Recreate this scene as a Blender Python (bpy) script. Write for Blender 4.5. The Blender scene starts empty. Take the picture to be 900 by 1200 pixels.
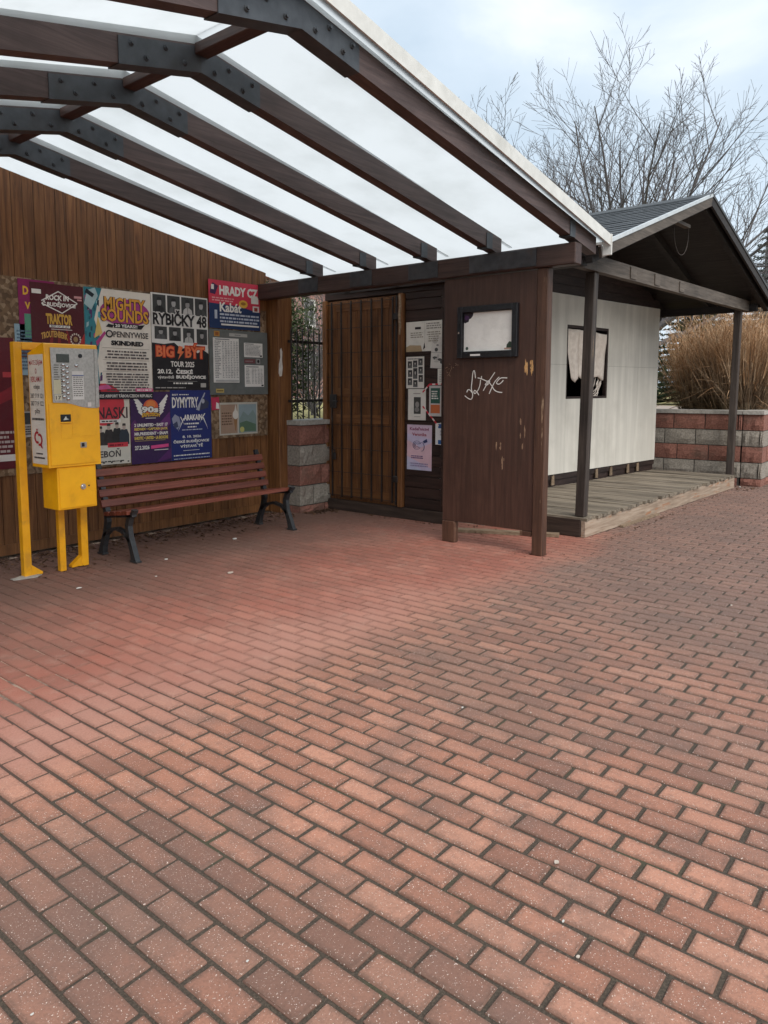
import bpy, math, random
import numpy as np
from mathutils import Vector, Matrix
R = math.radians
random.seed(7)
SC = bpy.context.scene
COL = SC.collection

# ------------------------------------------------------------------ camera
F, PITCH, YAW, ROLL = 865.977, 0.103932, 0.702718, -0.002536
CAM = Vector((-0.93293, -1.89315, 1.43753))
PPX, PPY = 415.047, 544.464
fw = Vector((math.cos(YAW)*math.cos(PITCH), math.sin(YAW)*math.cos(PITCH), -math.sin(PITCH)))
rt = Vector((math.sin(YAW), -math.cos(YAW), 0))
up = rt.cross(fw)
rt2 = rt*math.cos(ROLL) + up*math.sin(ROLL)
up2 = rt2.cross(fw)
cd = bpy.data.cameras.new('camera')
cam = bpy.data.objects.new('camera', cd)
COL.objects.link(cam)
cam.matrix_world = Matrix(((rt2.x, up2.x, -fw.x, CAM.x), (rt2.y, up2.y, -fw.y, CAM.y),
                           (rt2.z, up2.z, -fw.z, CAM.z), (0, 0, 0, 1)))
cd.sensor_fit = 'HORIZONTAL'
cd.sensor_width = 36
cd.lens = F/900*36
cd.shift_x = (450-PPX)/900
cd.shift_y = (PPY-600)/900
cd.clip_start, cd.clip_end = 0.05, 1500
SC.camera = cam

def to_px(p):
    d = Vector(p)-CAM
    z = d.dot(fw)
    if z < .05:
        return None
    return (PPX+F*d.dot(rt2)/z, PPY-F*d.dot(up2)/z, z)

# ------------------------------------------------------------------ world, sun, exposure
SUN_EL, SUN_AZ = R(46), R(203)      # azimuth of the sun, clockwise from +Y
W = bpy.data.worlds.new('World')
SC.world = W
W.use_nodes = True
nt = W.node_tree
nt.nodes.clear()
out = nt.nodes.new('ShaderNodeOutputWorld')
bg = nt.nodes.new('ShaderNodeBackground')
bg.inputs['Strength'].default_value = 0.1
sky = nt.nodes.new('ShaderNodeTexSky')
sky.sky_type = 'NISHITA'
sky.sun_disc = False
sky.sun_elevation = SUN_EL
sky.sun_rotation = SUN_AZ
sky.dust_density = 3.0
tc = nt.nodes.new('ShaderNodeTexCoord')
mp = nt.nodes.new('ShaderNodeMapping')
mp.inputs['Scale'].default_value = (1.6, 1.6, 3.6)
no = nt.nodes.new('ShaderNodeTexNoise')
no.inputs['Scale'].default_value = 1.7
no.inputs['Detail'].default_value = 6
no.inputs['Roughness'].default_value = .52
no.inputs['Distortion'].default_value = .35
cr = nt.nodes.new('ShaderNodeValToRGB')
cr.color_ramp.elements[0].position = .30
cr.color_ramp.elements[0].color = (3.35, 4.05, 4.7, 1)
cr.color_ramp.elements[1].position = .70
cr.color_ramp.elements[1].color = (5.6, 5.9, 6.25, 1)
e = cr.color_ramp.elements.new(.52)
e.color = (4.2, 4.8, 5.35, 1)
mx = nt.nodes.new('ShaderNodeMixRGB')
mx.inputs['Fac'].default_value = .88
L = nt.links.new
L(tc.outputs['Generated'], mp.inputs['Vector'])
L(mp.outputs[0], no.inputs['Vector'])
L(no.outputs['Fac'], cr.inputs['Fac'])
L(sky.outputs[0], mx.inputs[1])
L(cr.outputs[0], mx.inputs[2])
L(mx.outputs[0], bg.inputs['Color'])
L(bg.outputs[0], out.inputs[0])

sd = bpy.data.lights.new('sun', 'SUN')
sd.energy = 1.5
sd.angle = R(40)
sd.color = (1, .95, .88)
sun = bpy.data.objects.new('sun', sd)
COL.objects.link(sun)
sdir = Vector((math.sin(SUN_AZ)*math.cos(SUN_EL), math.cos(SUN_AZ)*math.cos(SUN_EL), math.sin(SUN_EL)))
sun.rotation_euler = (-sdir).to_track_quat('-Z', 'Y').to_euler()
sun.location = sdir*60

SC.view_settings.view_transform = 'Standard'
SC.view_settings.look = 'None'
SC.view_settings.gamma = 1
SC.view_settings.exposure = 1.0

# ------------------------------------------------------------------ materials
MATS = {}
def new_mat(name):
    m = bpy.data.materials.new(name)
    m.use_nodes = True
    n = m.node_tree
    b = n.nodes['Principled BSDF']
    return m, n, b
def N(n, t, **kw):
    x = n.nodes.new(t)
    for k, v in kw.items():
        setattr(x, k, v)
    return x
def ramp(n, stops):
    x = n.nodes.new('ShaderNodeValToRGB')
    el = x.color_ramp.elements
    el[0].position, el[0].color = stops[0][0], (*stops[0][1], 1)
    el[1].position, el[1].color = stops[-1][0], (*stops[-1][1], 1)
    for p, c in stops[1:-1]:
        k = el.new(p)
        k.color = (*c, 1)
    return x
def mathn(n, op, a=None, b=None, c=None, clamp=False):
    x = n.nodes.new('ShaderNodeMath')
    x.operation = op
    x.use_clamp = clamp
    for i, v in enumerate((a, b, c)):
        if v is None:
            continue
        if isinstance(v, (int, float)):
            x.inputs[i].default_value = v
        else:
            n.links.new(v, x.inputs[i])
    return x.outputs[0]
def mixc(n, f, a, b, mode='MIX'):
    x = n.nodes.new('ShaderNodeMixRGB')
    x.blend_type = mode
    for i, v in enumerate((f, a, b)):
        if isinstance(v, (int, float)):
            x.inputs[i].default_value = v
        elif isinstance(v, tuple):
            x.inputs[i].default_value = (*v, 1)
        else:
            n.links.new(v, x.inputs[i])
    return x.outputs[0]
def noise(n, vec, scale, detail=4, rough=.55, dist=0):
    x = n.nodes.new('ShaderNodeTexNoise')
    x.inputs['Scale'].default_value = scale
    x.inputs['Detail'].default_value = detail
    x.inputs['Roughness'].default_value = rough
    x.inputs['Distortion'].default_value = dist
    if vec is not None:
        n.links.new(vec, x.inputs['Vector'])
    return x.outputs['Fac']
def step(n, v, lo, hi):
    x = n.nodes.new('ShaderNodeMapRange')
    x.inputs['From Min'].default_value = lo
    x.inputs['From Max'].default_value = hi
    x.interpolation_type = 'SMOOTHSTEP'
    n.links.new(v, x.inputs['Value'])
    return x.outputs[0]
def bump(n, b, h, strength, dist=.01):
    x = n.nodes.new('ShaderNodeBump')
    x.inputs['Strength'].default_value = strength
    x.inputs['Distance'].default_value = dist
    n.links.new(h, x.inputs['Height'])
    n.links.new(x.outputs[0], b.inputs['Normal'])
def objvec(n, scale=(1, 1, 1), jitter=37.0):
    t = n.nodes.new('ShaderNodeTexCoord')
    oi = n.nodes.new('ShaderNodeObjectInfo')
    j = n.nodes.new('ShaderNodeMath')
    j.operation = 'MULTIPLY'
    j.inputs[1].default_value = jitter
    n.links.new(oi.outputs['Random'], j.inputs[0])
    a = n.nodes.new('ShaderNodeVectorMath')
    a.operation = 'ADD'
    n.links.new(t.outputs['Object'], a.inputs[0])
    n.links.new(j.outputs[0], a.inputs[1])
    m = n.nodes.new('ShaderNodeMapping')
    m.inputs['Scale'].default_value = scale
    n.links.new(a.outputs[0], m.inputs['Vector'])
    return m.outputs[0], a.outputs[0], oi.outputs['Random']
def wood(name, dark, mid, light, axis='z', rough=.55, var=.35, stain=.5, wear=None, wear_t=.68, bstr=.25, spec=.4):
    m, n, b = new_mat(name)
    sc = {'x': (.9, 16, 16), 'y': (16, .9, 16), 'z': (16, 16, .9)}[axis]
    gv, ov, rnd = objvec(n, sc)
    g = noise(n, gv, 2.2, 7, .62, .6)
    fine = noise(n, gv, 9, 3, .6)
    col = ramp(n, [(.28, dark), (.5, mid), (.75, light)])
    n.links.new(g, col.inputs[0])
    c = col.outputs[0]
    big = noise(n, ov, 1.7, 5, .6)
    c = mixc(n, mathn(n, 'MULTIPLY', step(n, big, .45, .75), stain), c, tuple(x*.45 for x in dark))
    # per-piece tone
    tone = mathn(n, 'MULTIPLY_ADD', rnd, var, 1-var/2)
    t3 = n.nodes.new('ShaderNodeCombineXYZ')
    for i in range(3):
        n.links.new(tone, t3.inputs[i])
    c = mixc(n, 1.0, c, t3.outputs[0], 'MULTIPLY')
    if wear:
        wn = noise(n, gv, 1.1, 8, .7, .4)
        w2 = noise(n, ov, 5, 4, .6)
        wf = mathn(n, 'MULTIPLY', step(n, wn, wear_t, wear_t+.06), step(n, w2, .45, .6))
        c = mixc(n, wf, c, wear)
    n.links.new(c, b.inputs['Base Color'])
    rr = mathn(n, 'MULTIPLY_ADD', fine, .3, rough-.12)
    n.links.new(rr, b.inputs['Roughness'])
    b.inputs['Specular IOR Level'].default_value = spec
    h = mathn(n, 'ADD', mathn(n, 'MULTIPLY', g, .6), mathn(n, 'MULTIPLY', fine, .4))
    bump(n, b, h, bstr, .006)
    return m
def rough_mat(name, c1, c2, scale=20, rough=.8, bstr=.3, bd=.004, c3=None, s2=2.5, f2=.6, metal=0, spec=.4):
    m, n, b = new_mat(name)
    gv, ov, rnd = objvec(n)
    g = noise(n, ov, scale, 6, .6)
    c = mixc(n, step(n, g, .3, .7), c1, c2)
    if c3:
        c = mixc(n, mathn(n, 'MULTIPLY', step(n, noise(n, ov, s2, 6, .65, .4), .5, .72), f2), c, c3)
    n.links.new(c, b.inputs['Base Color'])
    b.inputs['Roughness'].default_value = rough
    b.inputs['Metallic'].default_value = metal
    b.inputs['Specular IOR Level'].default_value = spec
    bump(n, b, g, bstr, bd)
    return m
def ink(c, rough=.55):
    k = ('ink', c, rough)
    if k not in MATS:
        m, n, b = new_mat('print_%02x%02x%02x' % tuple(int(min(1, x)*255) for x in c))
        t = n.nodes.new('ShaderNodeNewGeometry')
        g = noise(n, t.outputs['Position'], 9, 6, .6)
        cc = mixc(n, mathn(n, 'MULTIPLY', step(n, g, .4, .75), .35), tuple(c), tuple(x*.6+.02 for x in c))
        n.links.new(cc, b.inputs['Base Color'])
        b.inputs['Roughness'].default_value = rough
        b.inputs['Specular IOR Level'].default_value = .3
        bump(n, b, noise(n, t.outputs['Position'], 11, 4, .6, 1.2), .35, .012)
        MATS[k] = m
    return MATS[k]

# --- sheltered timber: warm brown stain
M_WALL = wood('stained_wall_board', (.070, .027, .010), (.18, .075, .026), (.29, .132, .048), 'z', .5, .35, .3, spec=.35)
M_BEAMX = wood('stained_rafter_timber', (.042, .027, .025), (.080, .053, .049), (.125, .086, .078), 'x', .5, .3, .5, wear=(.20, .11, .06), wear_t=.70)
M_BEAMY = wood('stained_beam_timber', (.026, .014, .012), (.055, .029, .023), (.095, .052, .040), 'y', .5, .3, .6, wear=(.25, .15, .09), wear_t=.72)
M_POST = wood('stained_post_timber', (.045, .020, .012), (.085, .038, .022), (.14, .070, .042), 'z', .55, .3, .5, wear=(.36, .25, .16), wear_t=.58)
M_PANEL = wood('stained_panel_sheet', (.036, .017, .012), (.056, .026, .018), (.082, .040, .028), 'z', .42, .1, .45, wear=(.22, .13, .085), wear_t=.74, bstr=.12)
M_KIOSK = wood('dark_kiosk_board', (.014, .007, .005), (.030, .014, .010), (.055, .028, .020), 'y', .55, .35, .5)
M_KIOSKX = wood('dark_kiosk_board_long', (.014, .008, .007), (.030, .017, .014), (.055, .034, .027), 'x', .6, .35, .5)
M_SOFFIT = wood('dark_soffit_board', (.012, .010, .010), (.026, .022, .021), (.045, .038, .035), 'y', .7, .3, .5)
M_DOOR = wood('varnished_door_board', (.070, .026, .009), (.145, .058, .019), (.22, .098, .034), 'z', .5, .25, .6)
M_DOORH = wood('varnished_door_rail', (.070, .026, .009), (.145, .058, .019), (.22, .098, .034), 'y', .5, .25, .6)
M_POSTD = wood('dark_porch_post', (.022, .016, .013), (.048, .036, .030), (.095, .072, .058), 'z', .6, .2, .5, wear=(.34, .24, .15), wear_t=.60)
M_TIE = wood('weathered_tie_beam', (.05, .04, .033), (.095, .077, .063), (.16, .135, .112), 'x', .7, .2, .5)
M_DECK = wood('weathered_deck_board', (.085, .066, .048), (.19, .155, .115), (.32, .275, .215), 'y', .8, .55, .6, bstr=.5)
M_FASCIA = wood('weathered_fascia', (.18, .125, .085), (.33, .25, .185), (.46, .37, .29), 'x', .75, .2, .35, wear=(.30, .15, .08), wear_t=.55)
M_FASCD = wood('dark_fascia', (.02, .013, .01), (.042, .027, .02), (.075, .05, .038), 'y', .6, .2, .4)
M_SLAT = wood('painted_bench_slat', (.10, .024, .013), (.165, .042, .024), (.24, .072, .045), 'x', .40, .3, .35, bstr=.15, spec=.5)
M_LOOSE = wood('loose_plank_timber', (.12, .08, .05), (.22, .155, .10), (.32, .24, .17), 'y', .8, .2, .5)
M_STEEL = rough_mat('dark_steel_plate', (.052, .058, .066), (.080, .088, .098), 10, .5, .06, .002, (.055, .048, .046), 3, .45, metal=.4)
M_IRON = rough_mat('painted_cast_iron', (.014, .015, .017), (.032, .034, .037), 40, .42, .3, .003, (.055, .05, .045), 4, .5, spec=.5)
M_BAR = rough_mat('dark_iron_bar', (.012, .010, .010), (.030, .025, .022), 40, .5, .2, .002)
M_YEL = rough_mat('yellow_paint', (.86, .40, .005), (.95, .47, .008), 5, .30, .05, .002, (.52, .23, .012), 6, .38, spec=.5)
M_YEL2 = rough_mat('yellow_frame_paint', (.74, .33, .005), (.85, .40, .008), 8, .36, .08, .002, (.35, .17, .03), 6, .45, spec=.5)
M_BRUSH = rough_mat('brushed_metal_plate', (.36, .34, .31), (.48, .45, .42), 60, .36, .05, .001, metal=.55)
M_CHROME = rough_mat('chrome_button', (.6, .6, .6), (.7, .7, .7), 30, .2, .02, .001, metal=.9)
M_BLACK = rough_mat('black_plastic', (.006, .006, .008), (.014, .014, .017), 40, .35, .1, .001)
M_LCD = rough_mat('lcd_glass', (.035, .042, .032), (.05, .058, .045), 40, .15, .02, .001)
M_WHITE = rough_mat('white_metal_trim', (.60, .60, .57), (.72, .72, .69), 10, .45, .05, .002, (.42, .41, .37), 3, .5)
M_FLASH = rough_mat('pale_flashing', (.50, .53, .54), (.62, .64, .64), 12, .4, .05, .002, (.36, .37, .37), 4, .4, metal=.3)
M_GREY = rough_mat('grey_noticeboard', (.115, .125, .118), (.145, .155, .148), 8, .6, .05, .001, (.09, .095, .09), 3, .4)
M_CONC = rough_mat('concrete_coping', (.30, .28, .25), (.44, .41, .37), 30, .85, .35, .004, (.20, .20, .16), 3, .5)
M_RED = rough_mat('red_split_block', (.18, .075, .055), (.30, .135, .10), 45, .9, .9, .012, (.13, .085, .065), 4, .7)
M_GRY = rough_mat('grey_split_block', (.20, .175, .145), (.33, .295, .25), 45, .9, .9, .012, (.16, .12, .095), 3, .6)
M_SHING = rough_mat('asphalt_shingle', (.050, .056, .062), (.092, .100, .108), 90, .85, .5, .003, (.13, .14, .14), 2, .4)
M_CURT = rough_mat('torn_cloth', (.62, .54, .47), (.76, .68, .60), 14, .85, .2, .004, (.40, .31, .24), 3, .45)
M_BARK = rough_mat('grey_bark', (.085, .077, .079), (.15, .14, .142), 12, .9, .4, .01)
M_LEAFD = rough_mat('dry_leaf', (.045, .022, .012), (.13, .065, .032), 3, .8, .2, .002)
M_SCRAP = rough_mat('paper_scrap_white', (.50, .48, .44), (.60, .58, .54), 10, .7, .1, .001)
M_INSIDE = rough_mat('dusty_interior', (.035, .03, .028), (.06, .05, .045), 5, .9, .2, .003)
M_PEEL = rough_mat('peeled_white_paint', (.55, .52, .47), (.70, .67, .62), 20, .7, .2, .002)
M_SCRATCH = rough_mat('bare_scratched_wood', (.45, .24, .09), (.60, .36, .16), 30, .7, .3, .002)
M_GRAF = rough_mat('white_marker', (.55, .53, .50), (.70, .68, .65), 60, .6, .02, .001)

def osb_mat():
    m, n, b = new_mat('chip_board')
    gv, ov, rnd = objvec(n, (1, 1, 1))
    v = N(n, 'ShaderNodeTexVoronoi')
    v.inputs['Scale'].default_value = 34
    v.inputs['Randomness'].default_value = 1
    n.links.new(ov, v.inputs['Vector'])
    wn = N(n, 'ShaderNodeTexWhiteNoise')
    n.links.new(v.outputs['Position'], wn.inputs['Vector'])
    c = ramp(n, [(0, (.10, .055, .026)), (.5, (.20, .12, .062)), (1, (.34, .24, .15))])
    n.links.new(wn.outputs['Value'], c.inputs[0])
    d = mixc(n, mathn(n, 'MULTIPLY', step(n, noise(n, ov, 5, 5), .45, .7), .55), c.outputs[0], (.07, .04, .022))
    n.links.new(d, b.inputs['Base Color'])
    b.inputs['Roughness'].default_value = .75
    bump(n, b, v.outputs['Distance'], .4, .004)
    return m
M_OSB = osb_mat()

def white_panel_mat():
    m, n, b = new_mat('fibre_cement_panel')
    g = n.nodes.new('ShaderNodeNewGeometry')
    mpn = n.nodes.new('ShaderNodeMapping')
    mpn.inputs['Scale'].default_value = (5, 5, .35)
    n.links.new(g.outputs['Position'], mpn.inputs['Vector'])
    st = noise(n, mpn.outputs[0], 1.6, 6, .6, .2)
    bl = noise(n, g.outputs['Position'], 1.6, 5, .6)
    fi = noise(n, g.outputs['Position'], 60, 4)
    oi = n.nodes.new('ShaderNodeObjectInfo')
    c = mixc(n, step(n, st, .35, .68), (.52, .495, .44), (.635, .605, .54))
    c = mixc(n, mathn(n, 'MULTIPLY', step(n, bl, .45, .7), .45), c, (.43, .405, .355))
    c = mixc(n, mathn(n, 'MULTIPLY', oi.outputs['Random'], .10), c, (.55, .53, .47))
    n.links.new(c, b.inputs['Base Color'])
    b.inputs['Roughness'].default_value = .75
    bump(n, b, fi, .1, .002)
    return m
M_FIBRE = white_panel_mat()

def sheet_mat():
    m, n, b = new_mat('translucent_roof_sheet')
    n.nodes.remove(b)
    o = n.nodes['Material Output']
    t = n.nodes.new('ShaderNodeBsdfTranslucent')
    g = n.nodes.new('ShaderNodeNewGeometry')
    f = noise(n, g.outputs['Position'], 1.4, 6, .65)
    c = mixc(n, step(n, f, .4, .75), (.775, .785, .785), (.70, .71, .705))
    n.links.new(c, t.inputs['Color'])
    gl = n.nodes.new('ShaderNodeBsdfGlossy')
    gl.inputs['Roughness'].default_value = .25
    mxs = n.nodes.new('ShaderNodeMixShader')
    mxs.inputs[0].default_value = .03
    n.links.new(t.outputs[0], mxs.inputs[1])
    n.links.new(gl.outputs[0], mxs.inputs[2])
    n.links.new(mxs.outputs[0], o.inputs[0])
    return m
M_SHEET = sheet_mat()

def dry_mask(n, pos):
    """sheltered, never-rained-on part of the paving (a drip line below the roof edge)"""
    s = n.nodes.new('ShaderNodeSeparateXYZ')
    n.links.new(pos, s.inputs[0])
    wob = mathn(n, 'MULTIPLY', mathn(n, 'SUBTRACT', noise(n, pos, 1.3, 4), .5), .7)
    a = step(n, mathn(n, 'ADD', s.outputs[1], wob), .45, 1.05)
    c = step(n, mathn(n, 'ADD', s.outputs[0], wob), 6.6, 5.6)
    return mathn(n, 'MULTIPLY', a, c), s
def paver_mat():
    m, n, b = new_mat('red_concrete_paver')
    g = n.nodes.new('ShaderNodeNewGeometry')
    pos = g.outputs['Position']
    dry, s = dry_mask(n, pos)
    row = mathn(n, 'FLOOR', mathn(n, 'MULTIPLY_ADD', s.outputs[0], 10, .5))
    odd = mathn(n, 'FLOORED_MODULO', row, 2)
    k = mathn(n, 'FLOOR', mathn(n, 'MULTIPLY', mathn(n, 'SUBTRACT', s.outputs[1], mathn(n, 'MULTIPLY', odd, .1)), 5))
    cx = n.nodes.new('ShaderNodeCombineXYZ')
    n.links.new(row, cx.inputs[0])
    n.links.new(k, cx.inputs[1])
    wn = n.nodes.new('ShaderNodeTexWhiteNoise')
    n.links.new(cx.outputs[0], wn.inputs['Vector'])
    rnd = wn.outputs['Value']
    base = ramp(n, [(0, (.25, .118, .082)), (.10, (.33, .150, .100)), (.5, (.415, .187, .122)), (1, (.51, .250, .168))])
    n.links.new(rnd, base.inputs[0])
    c = base.outputs[0]
    # worn, stained blotches out in the weather
    st = step(n, noise(n, pos, 2.3, 6, .62), .46, .70)
    c = mixc(n, mathn(n, 'MULTIPLY', st, .6), c, (.165, .105, .086))
    ms = step(n, noise(n, pos, 26, 5, .7), .45, .75)
    c = mixc(n, mathn(n, 'MULTIPLY', ms, .40), c, (.17, .090, .068))
    big = step(n, noise(n, pos, .75, 4, .55, .5), .47, .66)
    c = mixc(n, mathn(n, 'MULTIPLY', big, .50), c, (.150, .098, .078))
    # grime along the edges of each paver, lighter worn middle
    fx = mathn(n, 'SUBTRACT', .5, mathn(n, 'ABSOLUTE', mathn(n, 'SUBTRACT', mathn(n, 'FRACT', mathn(n, 'MULTIPLY_ADD', s.outputs[0], 10, .5)), .5)))
    fyy = mathn(n, 'SUBTRACT', .5, mathn(n, 'ABSOLUTE', mathn(n, 'SUBTRACT', mathn(n, 'FRACT', mathn(n, 'MULTIPLY', mathn(n, 'SUBTRACT', s.outputs[1], mathn(n, 'MULTIPLY', odd, .1)), 5)), .5)))
    ed = mathn(n, 'MINIMUM', fx, mathn(n, 'MULTIPLY', fyy, 2))
    edn = mathn(n, 'ADD', ed, mathn(n, 'MULTIPLY', mathn(n, 'SUBTRACT', noise(n, pos, 30, 4, .7), .5), .34))
    edge = step(n, edn, .27, .06)
    c = mixc(n, mathn(n, 'MULTIPLY', edge, .55), c, (.125, .075, .055))
    # algae-dark towards the far open side
    far = step(n, mathn(n, 'ADD', s.outputs[0], mathn(n, 'MULTIPLY', noise(n, pos, 1.2, 5, .6), 1.6)), 1.6, 5.6)
    c = mixc(n, mathn(n, 'MULTIPLY', far, mathn(n, 'MULTIPLY', mathn(n, 'SUBTRACT', 1, dry), .72)), c, (.155, .104, .086))
    ccx = n.nodes.new('ShaderNodeVectorMath'); ccx.operation = 'DISTANCE'; ccx.inputs[1].default_value = (.05, -.02, 0)
    n.links.new(pos, ccx.inputs[0])
    damp = step(n, mathn(n, 'ADD', ccx.outputs['Value'], mathn(n, 'MULTIPLY', noise(n, pos, 5, 5, .65), .7)), 1.05, .45)
    c = mixc(n, mathn(n, 'MULTIPLY', damp, .6), c, (.15, .098, .080))
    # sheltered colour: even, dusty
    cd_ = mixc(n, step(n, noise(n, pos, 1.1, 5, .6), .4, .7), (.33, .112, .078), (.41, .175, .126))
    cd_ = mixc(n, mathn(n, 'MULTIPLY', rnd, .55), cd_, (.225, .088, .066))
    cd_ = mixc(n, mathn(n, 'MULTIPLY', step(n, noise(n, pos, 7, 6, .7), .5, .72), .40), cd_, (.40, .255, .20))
    dust_lit_band = mathn(n, 'MULTIPLY', step(n, mathn(n, 'ADD', s.outputs[1], mathn(n, 'MULTIPLY', noise(n, pos, 1.5, 4), 1.0)), 2.3, 1.3), step(n, s.outputs[0], 4.6, 2.0))  # dusty band inside the drip line, with its brighter skylight painted into the colour
    cd_ = mixc(n, mathn(n, 'MULTIPLY', dust_lit_band, .55), cd_, (.47, .265, .205))
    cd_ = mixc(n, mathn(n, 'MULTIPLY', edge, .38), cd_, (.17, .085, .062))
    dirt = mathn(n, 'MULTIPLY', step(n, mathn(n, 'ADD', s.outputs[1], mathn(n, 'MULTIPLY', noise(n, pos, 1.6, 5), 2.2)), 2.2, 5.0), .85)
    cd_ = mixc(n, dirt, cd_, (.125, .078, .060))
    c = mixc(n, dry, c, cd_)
    fine = noise(n, pos, 210, 2, .6)
    gr = noise(n, pos, 120, 4, .7)
    c = mixc(n, mathn(n, 'MULTIPLY', step(n, gr, .55, .35), .45), c, mixc(n, .5, c, (.10, .055, .04)))
    spk = mathn(n, 'MULTIPLY', step(n, fine, .64, .70), mathn(n, 'MULTIPLY_ADD', dry, -.85, .95))
    c = mixc(n, spk, c, (.72, .60, .52))
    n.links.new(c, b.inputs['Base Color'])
    b.inputs['Roughness'].default_value = .8
    b.inputs['Specular IOR Level'].default_value = .35
    h = mathn(n, 'ADD', mathn(n, 'MULTIPLY', gr, .7), mathn(n, 'MULTIPLY', fine, .3))
    x = n.nodes.new('ShaderNodeBump')
    x.inputs['Distance'].default_value = .004
    n.links.new(mathn(n, 'MULTIPLY_ADD', dry, -.45, .7), x.inputs['Strength'])
    n.links.new(h, x.inputs['Height'])
    n.links.new(x.outputs[0], b.inputs['Normal'])
    return m
M_PAVER = paver_mat()
def joint_mat():
    m, n, b = new_mat('joint_sand')
    g = n.nodes.new('ShaderNodeNewGeometry')
    pos = g.outputs['Position']
    dry, s = dry_mask(n, pos)
    g1 = noise(n, pos, 150, 4, .7)
    w = mixc(n, step(n, g1, .4, .7), (.048, .036, .026), (.105, .078, .056))
    w = mixc(n, mathn(n, 'MULTIPLY', step(n, noise(n, pos, 3, 5), .55, .7), .5), w, (.055, .062, .028))
    d = mixc(n, mathn(n, 'MULTIPLY', step(n, noise(n, pos, 4, 5, .7), .40, .60), step(n, s.outputs[1], 1.1, 2.0)), (.085, .048, .036), (.50, .38, .29))
    c = mixc(n, dry, w, d)
    n.links.new(c, b.inputs['Base Color'])
    b.inputs['Roughness'].default_value = .95
    bump(n, b, g1, .6, .004)
    return m
M_JOINT = joint_mat()
def ground_mat(name, stops, s1, s2):
    m, n, b = new_mat(name)
    g = n.nodes.new('ShaderNodeNewGeometry')
    a = noise(n, g.outputs['Position'], s1, 7, .65)
    f = noise(n, g.outputs['Position'], s2, 4, .7)
    v = mathn(n, 'ADD', mathn(n, 'MULTIPLY', a, .6), mathn(n, 'MULTIPLY', f, .4))
    r = ramp(n, stops)
    n.links.new(v, r.inputs[0])
    n.links.new(r.outputs[0], b.inputs['Base Color'])
    b.inputs['Roughness'].default_value = .95
    bump(n, b, f, .6, .02)
    return m
M_LAWN = ground_mat('winter_lawn', [(.3, (.16, .14, .05)), (.5, (.30, .26, .10)), (.7, (.42, .36, .17))], .7, 40)
M_PATH = ground_mat('pale_path', [(.3, (.34, .27, .22)), (.7, (.48, .40, .34))], .8, 60)
M_EARTH = ground_mat('far_ground', [(.3, (.14, .12, .06)), (.7, (.26, .23, .12))], .1, 6)

def foliage_mat(name, c1, c2, c3, scale=6):
    m, n, b = new_mat(name)
    g = n.nodes.new('ShaderNodeNewGeometry')
    a = noise(n, g.outputs['Position'], scale, 4, .6)
    wn = n.nodes.new('ShaderNodeTexWhiteNoise')
    q = n.nodes.new('ShaderNodeVectorMath')
    q.operation = 'SNAP'
    q.inputs[1].default_value = (.07, .07, .30)
    n.links.new(g.outputs['Position'], q.inputs[0])
    n.links.new(q.outputs[0], wn.inputs['Vector'])
    v = mathn(n, 'ADD', mathn(n, 'MULTIPLY', a, .6), mathn(n, 'MULTIPLY', wn.outputs['Value'], .4))
    r = ramp(n, [(.25, c1), (.5, c2), (.75, c3)])
    n.links.new(v, r.inputs[0])
    n.links.new(r.outputs[0], b.inputs['Base Color'])
    b.inputs['Roughness'].default_value = .75
    b.inputs['Specular IOR Level'].default_value = .25
    return m
M_NEEDLE = foliage_mat('spruce_needles', (.020, .036, .018), (.040, .062, .028), (.075, .10, .05), 3)
M_YEW = foliage_mat('shrub_needles', (.018, .030, .012), (.045, .065, .026), (.10, .115, .05), 8)
M_BLUE = foliage_mat('blue_spruce_needles', (.06, .08, .075), (.13, .155, .145), (.24, .27, .26), 3)
M_HEDGE = foliage_mat('hedge_leaves', (.016, .026, .018), (.032, .046, .030), (.055, .072, .045), 4)
M_STEM = foliage_mat('dry_grass_stems', (.10, .065, .04), (.20, .135, .085), (.36, .265, .175), 5)
M_PLUME = foliage_mat('dry_grass_tops', (.30, .16, .075), (.43, .255, .135), (.55, .40, .26), 5)

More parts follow.
